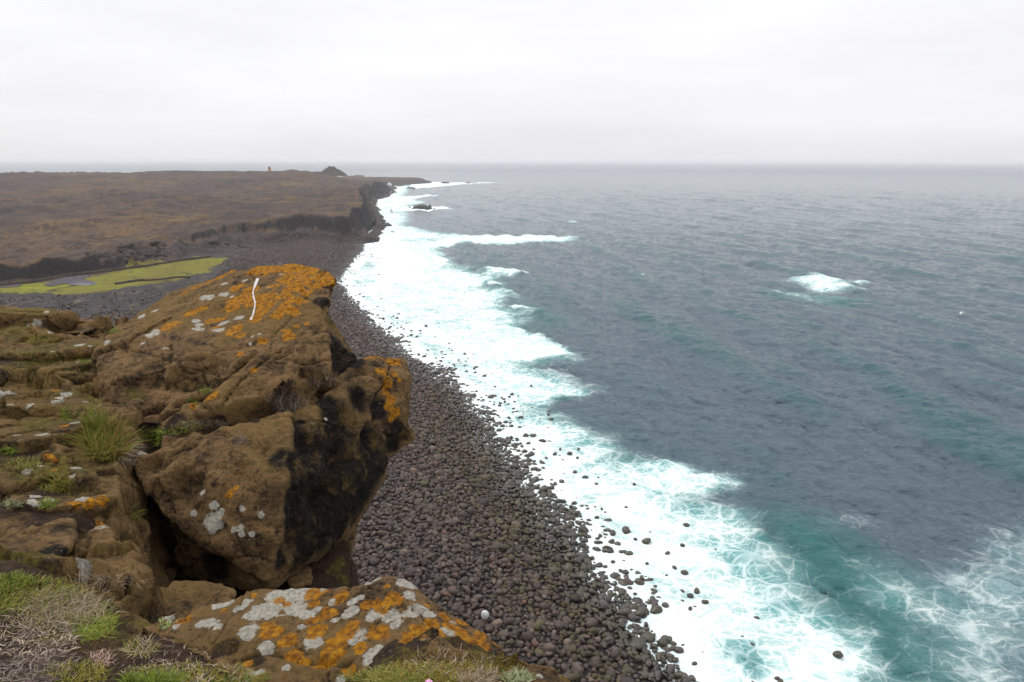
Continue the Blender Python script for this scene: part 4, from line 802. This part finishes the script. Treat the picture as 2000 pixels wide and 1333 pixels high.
# distant crag, light tower, spray
def crest_at(px, d0=350, d1=1000):
    g = at(px, 340, 15.0)[:2]; g = g / np.linalg.norm(g); dd_ = np.arange(d0, d1, 4.0); q = dd_[:, None] * g[None]; hq = land_h(q)[0]; k_ = np.argmax((hq - H) / dd_); return np.array([q[k_][0], q[k_][1], hq[k_]]), dd_[k_]
def grounded(px, py, guess=19.0):
    g = at(px, py, guess); return g, land_h(g[None, :2])[0][0]
cg, dd = crest_at(648, 450, 800); base_z = cg[2] - .5
nn = 60; th_, rr_ = np.meshgrid(np.linspace(0, 2 * np.pi, nn, endpoint=False), np.linspace(0, 1, 26)); L_ = np.stack([np.cos(th_) * rr_, np.sin(th_) * rr_], -1).reshape(-1, 2)
hgt = (1 - rr_.ravel()) ** .85; hgt = hgt * (1 + .35 * fbm(L_ * 3 + 4, 4, 500, ridge=True)); top_z = H - (330.5 - 312.7) / FP * dd * .967
v = np.concatenate([L_ * [.022 * dd, 14], (hgt * (top_z - base_z + 4.0))[:, None]], 1); v[:, 2] -= 1.0; idx = np.arange(26 * nn).reshape(26, nn)
f = np.stack([idx[:-1], np.roll(idx, -1, 1)[:-1], np.roll(idx, -1, 1)[1:], idx[1:]], -1).reshape(-1, 4)[:, ::-1]
print('CRAG', cg, dd, base_z, top_z); o = link('crag', np_mesh('crag', v, f, attrs={'plateau': np.full(len(v), 20.0)}, mat=basalt)); o.location = (cg[0], cg[1], base_z); tag(o, 'dark pointed lava crag rising from the far end of the heath near the headland', 'crag')
lg, dl = crest_at(527); lz = lg[2]; lt_top = H - (327.5 - 312.5) / FP * dl * 1.02
root = bpy.data.objects.new('light_tower', None); COL.objects.link(root); root.location = (lg[0], lg[1], lz - .2); tag(root, 'small orange light tower standing on the heath skyline before the sea', 'lighthouse')
hh2 = 5.0; print('TOWER', lg, dl, lt_top)
def lathe(name, prof, mat, parent, seg=20):
    a = np.linspace(0, 2 * np.pi, seg, endpoint=False); v = np.array([(r * math.cos(t), r * math.sin(t), z_) for r, z_ in prof for t in a]); k_ = len(prof); ii = np.arange(k_ * seg).reshape(k_, seg)
    f = np.stack([ii[:-1], np.roll(ii, -1, 1)[:-1], np.roll(ii, -1, 1)[1:], ii[1:]], -1).reshape(-1, 4); return link(name, np_mesh(name, v, f, smooth=False, mat=mat), parent)
m = M('orange_paint'); om_ = m.set(Base_Color=(.45, .17, .06), Roughness=.5); m = M('lantern_glass'); lm_ = m.set(Base_Color=(.1, .12, .13), Roughness=.1)
lathe('tower', [(0, 0), (1.5, 0), (1.35, hh2 * .62), (1.7, hh2 * .62), (1.7, hh2 * .68), (0, hh2 * .68)], om_, root); lathe('lantern', [(.95, hh2 * .68), (.95, hh2 * .86)], lm_, root); lathe('roof', [(1.25, hh2 * .86), (.9, hh2 * .93), (.15, hh2), (0, hh2)], om_, root)
m = M('sea_spray'); spm = m.set(Base_Color=(.86, .88, .88), Roughness=1.0, Specular_IOR_Level=0.0)
sg = at(756, 366, 0); vs_, fs_ = [], []; off = 0; v0, f0 = ICO[1]
for i in range(420):
    a_ = RNG.uniform(0, 6.28); t = RNG.random() ** .7; r_ = (1 - t * .6) * 3.6 * RNG.random() ** .5
    w = v0 * RNG.uniform(.12, .42) * [1.2, 1.2, 1] + [r_ * math.cos(a_), r_ * math.sin(a_), t * 4.5 + .3]; vs_.append(w); fs_.append(f0 + off); off += len(v0)
o = link('spray', np_mesh('spray', np.concatenate(vs_), np.concatenate(fs_), mat=spm)); o.location = (sg[0] + 4, sg[1] - 8, 0); o.scale = (1, 1, 1); tag(o, kind='stuff')

# ---------------------------------------------------------------- marsh: pool, turf banks
m = M('still_water'); pm_ = m.set(Base_Color=(.13, .12, .14), Roughness=.12, Normal=m.bump(m.noise(1.2, 3), .03))
def sheet(name, px, z0, mat):
    L = atl(px, z0); bm = bmesh.new(); vs = [bm.verts.new((*q, z0)) for q in L]; f = bm.faces.new(vs); bmesh.ops.triangulate(bm, faces=[f]); bmesh.ops.recalc_face_normals(bm, faces=bm.faces); me = bpy.data.meshes.new(name); bm.to_mesh(me); bm.free(); me.materials.append(mat); return link(name, me)
tag(sheet('pond', [(84, 556), (108, 548), (128, 541), (150, 540), (172, 537), (176, 541), (160, 544), (178, 549), (192, 554), (176, 558), (140, 557), (128, 554), (96, 559)], 3.50, pm_), kind='structure')
tag(sheet('pond', [(0, 557), (26, 553), (44, 556), (36, 560), (0, 562)], 3.50, pm_), kind='structure')
m = M('turf'); k1 = m.noise(1.5, 4, .7); tm_ = m.set(Base_Color=m.ramp(k1, [(.35, (.018, .012, .009)), (.6, (.05, .034, .02)), (.75, (.10, .08, .03))]), Roughness=1.0, Normal=m.bump(k1, .4))
def bank(px, w_, h_, lab):
    L = atl(px, 3.5); t = np.concatenate([[0], np.cumsum(np.linalg.norm(np.diff(L, axis=0), axis=1))]); tt = np.arange(0, t[-1], .5); C = np.stack([np.interp(tt, t, L[:, 0]), np.interp(tt, t, L[:, 1])], 1)
    tg = np.gradient(C, axis=0); tg /= np.linalg.norm(tg, axis=1, keepdims=True); nn_ = np.stack([-tg[:, 1], tg[:, 0]], 1); v = []
    for u, hz2 in ((-1, -.3), (-.75, .5), (-.35, .95), (.1, 1), (.6, .7), (1, -.3)):
        q = C + nn_ * (u * w_ * (1 + .35 * fbm(C / 2.0, 2, 70)))[:, None]; v.append(np.concatenate([q, (land_h(q)[0] + hz2 * h_ * (1 + .4 * fbm(q / 1.5, 3, 72)))[:, None]], 1))
    v = np.concatenate(v); f = gridfaces(6, len(C)); o = link('turf_bank', np_mesh('turf_bank', v, f, mat=tm_)); tag(o, lab, 'bank')
bank([(-30, 563), (0, 559), (60, 552), (110, 543), (160, 536), (220, 529), (290, 520), (350, 510), (412, 502)], .45, .55, 'long low dark turf bank crossing the green marsh along its inland side')
bank([(226, 556), (270, 549), (310, 547), (345, 542), (372, 543)], .4, .4, 'short low dark turf bank on the seaward side of the green marsh')

# ---------------------------------------------------------------- gull
m = M('white_feather'); gm = m.set(Base_Color=(.75, .75, .75), Roughness=.8); m = M('grey_feather'); gm2 = m.set(Base_Color=(.32, .34, .37), Roughness=.8)
g = bpy.data.objects.new('gull', None); COL.objects.link(g); g.location = P(1878, 611, 125); g.rotation_euler = (0, -.35, .7); tag(g, 'white gull gliding low over the open sea', 'gull')
v0, f0 = ICO[3]; b = v0 * [.085, .26, .085]; b[:, 0] *= 1 - .6 * sm(-v0[:, 1], .2, 1); b[:, 2] *= 1 - .5 * sm(-v0[:, 1], .2, 1)
hd = v0 * .06 + [0, .27, .035]; bk = v0 * [.012, .045, .014] + [0, .345, .03]; tl = v0 * [.075, .1, .012] + [0, -.28, 0]
bm = bmesh.new()
link('body', np_mesh('body', np.concatenate([b, hd, bk, tl]), np.concatenate([f0 + k * len(v0) for k in range(4)]), mat=gm), g)
for sgn in (-1, 1):
    st_ = [(.03, .10, -.09, 0), (.25, .17, -.07, .09), (.42, .15, -.08, .11), (.60, .04, -.12, .06), (.74, -.10, -.16, -.01)]; v = []
    for x, y1, y2, z_ in st_: v += [(sgn * x, y1, z_), (sgn * x, (y1 + y2) / 2, z_ + .018), (sgn * x, y2, z_), (sgn * x, (y1 + y2) / 2, z_ - .006)]
    ii = np.arange(20).reshape(5, 4); f = np.stack([ii[:-1], np.roll(ii, -1, 1)[:-1], np.roll(ii, -1, 1)[1:], ii[1:]], -1).reshape(-1, 4); link('wing', np_mesh('wing', np.array(v), f, mat=gm2 if sgn > 0 else gm), g)
# ---------------------------------------------------------------- plants on the cliff top
def leaf_mat():
    m = M('grass_blade'); t = m.attr('tint', True); return m.set(Base_Color=t, Roughness=.75, Specular_IOR_Level=.2)
leafm = leaf_mat()
GREEN = [(.12, .155, .016), (.085, .115, .013), (.17, .19, .026), (.20, .145, .03)]; YEL = [(.24, .21, .045), (.17, .17, .03), (.30, .24, .09), (.12, .14, .02)]
DRY = [(.30, .23, .16), (.22, .16, .11), (.38, .31, .23), (.14, .095, .065)]; GREY = [(.16, .12, .105), (.10, .072, .062), (.24, .195, .17), (.06, .042, .036)]
MOSS = [(.17, .14, .012), (.11, .11, .012), (.22, .16, .012)]; SAGE = [(.24, .26, .14), (.32, .33, .20), (.18, .22, .09)]; BR = [(.12, .17, .015), (.18, .24, .02), (.10, .13, .015)]; RUST = [(.16, .075, .015), (.20, .11, .02), (.10, .05, .015)]
def blades(roots, nrm, L, wd, lean, bend, cols, rg, outc=None, curl=0.0, seg=4):
    bend = bend * 1.7; curl = curl + .05
    n = len(roots); up = np.array([0, 0, 1.0]); th = rg.uniform(0, 6.28, n); rnd = np.stack([np.cos(th), np.sin(th), np.zeros(n)], 1)
    d = up * 1.0 + nrm * .5 + rnd * (lean * rg.uniform(.3, 1.2, n))[:, None]
    if outc is not None:
        o = roots - outc; o[:, 2] = 0; d = d + o / (np.abs(o).max() + 1e-6) * lean * .9
    d /= np.linalg.norm(d, axis=1, keepdims=True); Ls = L * rg.uniform(.45, 1.15, n); side = np.cross(d, rnd + [0, 0, .01]); side /= np.linalg.norm(side, axis=1, keepdims=True) + 1e-9
    pts_ = []; cur = roots - d * .006; h = rnd * 1.0; 
    for k in range(seg + 1):
        t = k / seg; w = wd * (1 - t ** 1.6) + wd * .12; pts_.append(np.stack([cur - side * (w / 2) , cur + side * (w / 2)], 1))
        d = d + (np.array([0, 0, -1.0]) * bend + rnd * bend * .7 + (rg.normal(0, 1, (n, 3)) * curl)) * (1.6 / seg) ; d /= np.linalg.norm(d, axis=1, keepdims=True); cur = cur + d * (Ls / seg)[:, None]
    V_ = np.stack(pts_, 1).reshape(-1, 3); base = (np.arange(n) * (seg + 1) * 2)[:, None, None]
    q = np.array([[2 * k, 2 * k + 1, 2 * k + 3, 2 * k + 2] for k in range(seg)])[None]; F_ = (base + q).reshape(-1, 4)
    cc = np.array(cols)[rg.integers(0, len(cols), n)] * rg.uniform(.75, 1.25, (n, 1)); C_ = np.repeat(cc, (seg + 1) * 2, 0); return V_, F_, C_
def plant(name, specs, lab=None, cat='plant', group=None, kind=None, seed=0):
    """specs: (cx, cy, rx, ry, count, length m, width m, lean, bend, colours, curl)"""
    rg = np.random.default_rng(900 + seed); VV, FF, CC = [], [], []; off = 0
    for cx, cy, rx, ry, cnt, L, wd, lean, bend, cols, curl in specs:
        R_, N_ = [], []
        for _ in range(cnt):
            a = rg.uniform(0, 6.28); r = math.sqrt(rg.random()); r = r if rg.random() < .8 else r * 1.25; h = rc(cx + rx * r * math.cos(a), cy + ry * r * math.sin(a))
            if h and (h[1] - Vector((0, 0, H))).length < 12: R_.append(h[1][:]); N_.append(h[2][:])
        if not R_: continue
        R_ = np.array(R_); N_ = np.array(N_); dq = np.linalg.norm(R_ - [0, 0, H], axis=1); kq = np.abs(dq - np.median(dq)) < (.13 if not kind and L < .1 else .25 if not kind else .9); R_ = R_[kq]; N_ = N_[kq]; v, f, c_ = blades(R_, N_, L, wd, lean, bend, cols, rg, outc=R_.mean(0), curl=curl); VV.append(v); FF.append(f + off); CC.append(c_); off += len(v)
    if not VV: return None
    o = link(name, np_mesh(name, np.concatenate(VV), np.concatenate(FF), cols={'tint': np.concatenate(CC)}, mat=leafm)); tag(o, lab, cat if not kind else None, group, kind); return o
G1 = 'grass tufts rooted in cracks of the rock'
plant('grass_tuft', [(205, 872, 36, 32, 1300, .19, .0034, .6, .22, GREEN + RUST[:2], .05), (185, 840, 22, 26, 350, .17, .003, .5, .15, GREEN, .03), (222, 872, 26, 26, 220, .15, .0028, .8, .5, RUST + DRY, .1)], 'tall green and rust grass tuft hanging over the top of the dark cleft', 'grass tuft', seed=1)
for k, sp_ in enumerate([
    ('grass_tuft', [(305, 852, 34, 17, 420, .055, .003, .9, .35, BR, .05), (345, 842, 22, 8, 120, .05, .003, .9, .3, GREEN, .05)], 'bright green cushion of grass in the long crack of the great boulder'),
    ('grass_tuft', [(262, 772, 18, 10, 90, .055, .003, .8, .3, GREEN, .05), (270, 780, 30, 22, 60, .09, .0018, 1.2, .6, DRY, .2)], 'sparse green tuft in the hollow on the boulder\'s shaded flank'),
    ('grass_tuft', [(398, 762, 12, 8, 90, .05, .003, .8, .3, BR, .05), (376, 783, 12, 7, 60, .035, .003, .8, .3, BR, .05)], 'small bright green tuft beside the orange patch halfway down the boulder'),
    ('grass_tuft', [(375, 832, 28, 8, 200, .04, .003, .8, .3, YEL, .05)], 'low yellow green grass fringe at the pale edge of the long crack'),
    ('dry_shrub', [(566, 790, 34, 16, 260, .10, .0022, 1.0, .0, GREY + DRY, .22), (566, 792, 26, 12, 160, .05, .003, 1.0, .4, GREY, .2)], 'grey leafless shrub in the crack, the larger of two on the boulder'),
    ('dry_shrub', [(630, 752, 28, 10, 200, .10, .0022, .9, .0, DRY + GREY, .22)], 'brown leafless shrub in the crack under the pointed overhang'),
    ('dry_shrub', [(468, 862, 16, 10, 130, .05, .002, 1.0, .3, GREY, .25)], 'small withered plant stuck on the steep face of the great boulder'),
    ('grass_tuft', [(257, 1010, 12, 12, 70, .07, .0035, .9, .5, GREEN, .05)], 'single green tuft growing on the wall inside the dark cleft'),
    ('grass_tuft', [(218, 648, 14, 5, 110, .05, .004, .8, .3, BR, .05)], 'bright green tuft at the far rim of the cliff beside the boulder'),
    ('grass_tuft', [(80, 665, 30, 10, 420, .05, .004, .7, .2, YEL + MOSS, .05)], 'yellow green grass patch on the ledge near the far cliff rim'),
    ('grass_tuft', [(165, 706, 14, 5, 90, .04, .004, .8, .3, BR, .05)], 'little green tuft on the ledge against the boulder\'s far end'),
    ('grass_tuft', [(128, 812, 9, 14, 90, .05, .0035, .8, .3, BR, .05)], 'small green tuft in a crack near the tall rust grass'),
    ('grass_tuft', [(14, 882, 22, 7, 150, .045, .0035, .8, .3, BR, .05)], 'bright green grass growing on the ledge at the picture\'s side'),
    ('grass_tuft', [(45, 908, 34, 12, 420, .04, .003, .6, .2, YEL, .05)], 'yellow green cushion of grass on the bare soil of the ledges'),
    ('grass_tuft', [(105, 948, 32, 18, 500, .055, .003, .6, .2, YEL + MOSS + GREEN, .05)], 'mossy green hummock over the rock shelf above the tilted slab'),
    ('grass_tuft', [(92, 984, 18, 8, 170, .045, .003, .8, .3, BR, .05)], 'bright green star shaped tuft below the mossy hummock'),
    ('grass_tuft', [(325, 1218, 16, 7, 70, .035, .004, 1.0, .4, SAGE + BR, .05)], 'pale green rosette at the thin end of the lichen slab'),
    ('grass_tuft', [(182, 1216, 40, 34, 1500, .035, .0026, .9, .4, BR + GREEN, .08)], 'dense dark green cushion on the bank above the bare soil'),
    ('dry_tuft', [(272, 1268, 28, 14, 260, .06, .0022, 1.1, .3, YEL + DRY, .12)], 'straw coloured tuft on the bare brown soil'),
    ('dry_tuft', [(195, 1285, 24, 16, 260, .04, .002, 1.1, .5, [(.30, .19, .15), (.22, .13, .10), (.36, .25, .2)], .25)], 'pinkish withered clump on the bare brown soil'),
    ('sage_plant', [(1012, 1326, 26, 12, 320, .035, .003, 1.0, .2, SAGE, .1)], 'pale sage green herb beside the end of the lichen slab'),
    ('sage_plant', [(22, 985, 22, 7, 160, .03, .003, 1.0, .2, SAGE, .1)], 'grey green herb on the soil of the rock ledge'),
]):
    plant(sp_[0], sp_[1], sp_[2], 'shrub' if 'shrub' in sp_[0] else 'herb' if 'sage' in sp_[0] else 'grass tuft', None, seed=10 + k)
plant('grass', [(60, 1165, 90, 32, 2000, .045, .003, 1.0, .35, YEL + GREEN, .1), (20, 1140, 40, 14, 500, .05, .003, .9, .3, BR + GREEN, .08), (120, 1190, 90, 34, 1500, .06, .0024, .9, .4, YEL + DRY, .1), (360, 1318, 130, 20, 1500, .032, .003, 1.0, .4, YEL + DRY + MOSS, .1), (150, 1318, 60, 20, 500, .04, .0024, .8, .3, YEL + MOSS, .06),
                (300, 1332, 60, 10, 450, .05, .0024, .8, .2, BR, .05), (850, 1316, 120, 18, 2600, .032, .0026, .9, .35, YEL + MOSS + RUST, .12), (760, 1325, 80, 14, 900, .04, .0022, .9, .3, GREEN + YEL, .08), (930, 1325, 40, 14, 500, .04, .0022, .9, .3, DRY, .2), (470, 1330, 50, 10, 300, .04, .0022, .9, .3, GREEN, .08)], kind='stuff', seed=60)
plant('dry_grass', [(70, 1240, 80, 55, 1900, .055, .0036, 1.2, .7, GREY + DRY, .35), (60, 1305, 75, 34, 1100, .05, .0032, 1.2, .6, GREY, .4), (120, 1190, 60, 30, 500, .09, .002, 1.0, .4, DRY, .15), (200, 1140, 60, 14, 200, .08, .0018, .8, .2, DRY, .12), (320, 1285, 90, 30, 120, .05, .0018, 1.0, .5, DRY, .2), (880, 1300, 90, 26, 260, .045, .0018, 1.0, .3, DRY, .2),
                   (270, 868, 24, 14, 260, .08, .002, 1.1, .7, GREY + DRY, .3), (400, 826, 50, 8, 260, .05, .002, 1.1, .6, GREY, .3), (245, 890, 30, 14, 200, .10, .002, 1.0, 1.0, DRY, .3)], kind='stuff', seed=61)
plant('moss', [(1000, 1292, 30, 18, 1500, .012, .003, .6, .1, MOSS + RUST, 0), (205, 1268, 60, 22, 900, .012, .003, .6, .1, RUST + MOSS, 0), (440, 1262, 30, 16, 900, .010, .003, .6, .1, MOSS + RUST, 0), (90, 722, 110, 14, 1500, .018, .004, .6, .1, MOSS + YEL, 0), (50, 745, 80, 12, 900, .018, .004, .6, .1, MOSS, 0), (30, 690, 40, 6, 400, .018, .004, .6, .1, YEL, 0),
              (60, 860, 80, 20, 1000, .012, .004, .6, .1, MOSS, 0), (110, 700, 60, 10, 900, .02, .004, .6, .1, YEL + MOSS, 0), (50, 795, 80, 16, 900, .014, .004, .6, .1, MOSS, 0), (60, 925, 90, 22, 1400, .016, .003, .6, .1, MOSS + YEL, 0), (230, 870, 14, 10, 200, .015, .003, .6, .1, MOSS + RUST, 0), (150, 960, 40, 14, 600, .014, .003, .6, .1, YEL + MOSS, 0), (870, 1290, 90, 20, 2500, .012, .003, .7, .1, RUST + MOSS, 0)], kind='stuff', seed=62)
# thrift
h = rc(838, 1352)
if h:
    root = bpy.data.objects.new('thrift', None); COL.objects.link(root); root.location = h[1]; tag(root, 'single pink thrift flower head in the grass at the lower edge', 'flower')
    m = M('pink_petal'); pk = m.set(Base_Color=(.62, .30, .50), Roughness=.7); v0, f0 = ICO[1]; vs_, fs_ = [], []
    for i in range(60):
        a, b = RNG.uniform(0, 6.28), RNG.uniform(-.3, 1); q = np.array([math.cos(a) * math.sqrt(1 - b * b), math.sin(a) * math.sqrt(1 - b * b), b]) * .011; vs_.append(v0 * [.0034, .0034, .0028] + q + [0, 0, .03]); fs_.append(f0 + 12 * i)
    link('flower_head', np_mesh('flower_head', np.concatenate(vs_), np.concatenate(fs_), mat=pk), root)
    v, f, c_ = blades(np.zeros((3, 3)), np.zeros((3, 3)), .035, .002, .02, 0, GREEN, RNG); link('stem', np_mesh('stem', v, f, cols={'tint': c_}, mat=leafm), root)
# white streak on the boulder's face
pl = [(503, 545), (499, 556), (494, 570), (495, 580), (498, 590), (498, 600), (496, 607), (494, 616), (489, 626)]; wdt = [3.0, 2.4, 1.5, 1.4, 1.7, 1.5, 1.4, 1.6, 2.2]
tt = np.linspace(0, 8, 70); ctr = np.stack([np.interp(tt, range(9), [a for a, _ in pl]), np.interp(tt, range(9), [b for _, b in pl])], 1); wd_ = np.interp(tt, range(9), wdt) * (1 + .3 * vn(np.stack([tt * 3, tt * 0], 1), 4)); V_ = []
for (x, y), w in zip(ctr, wd_):
    for u in (-1, -.5, 0, .5, 1):
        r = rc(x + u * w, y); V_.append((r[1] + r[2] * (.006 * (1 - u * u) + .0005))[:] if r else P(x + u * w, y, 5.9))
m = M('guano'); k1 = m.noise(40, 4); gu = m.set(Base_Color=m.mix(k1, (.34, .31, .28), (.66, .63, .60)), Roughness=.8)
link('white_streak', np_mesh('white_streak', np.array(V_), gridfaces(70, 5), mat=gu), bould)
_hz.hide_viewport = False
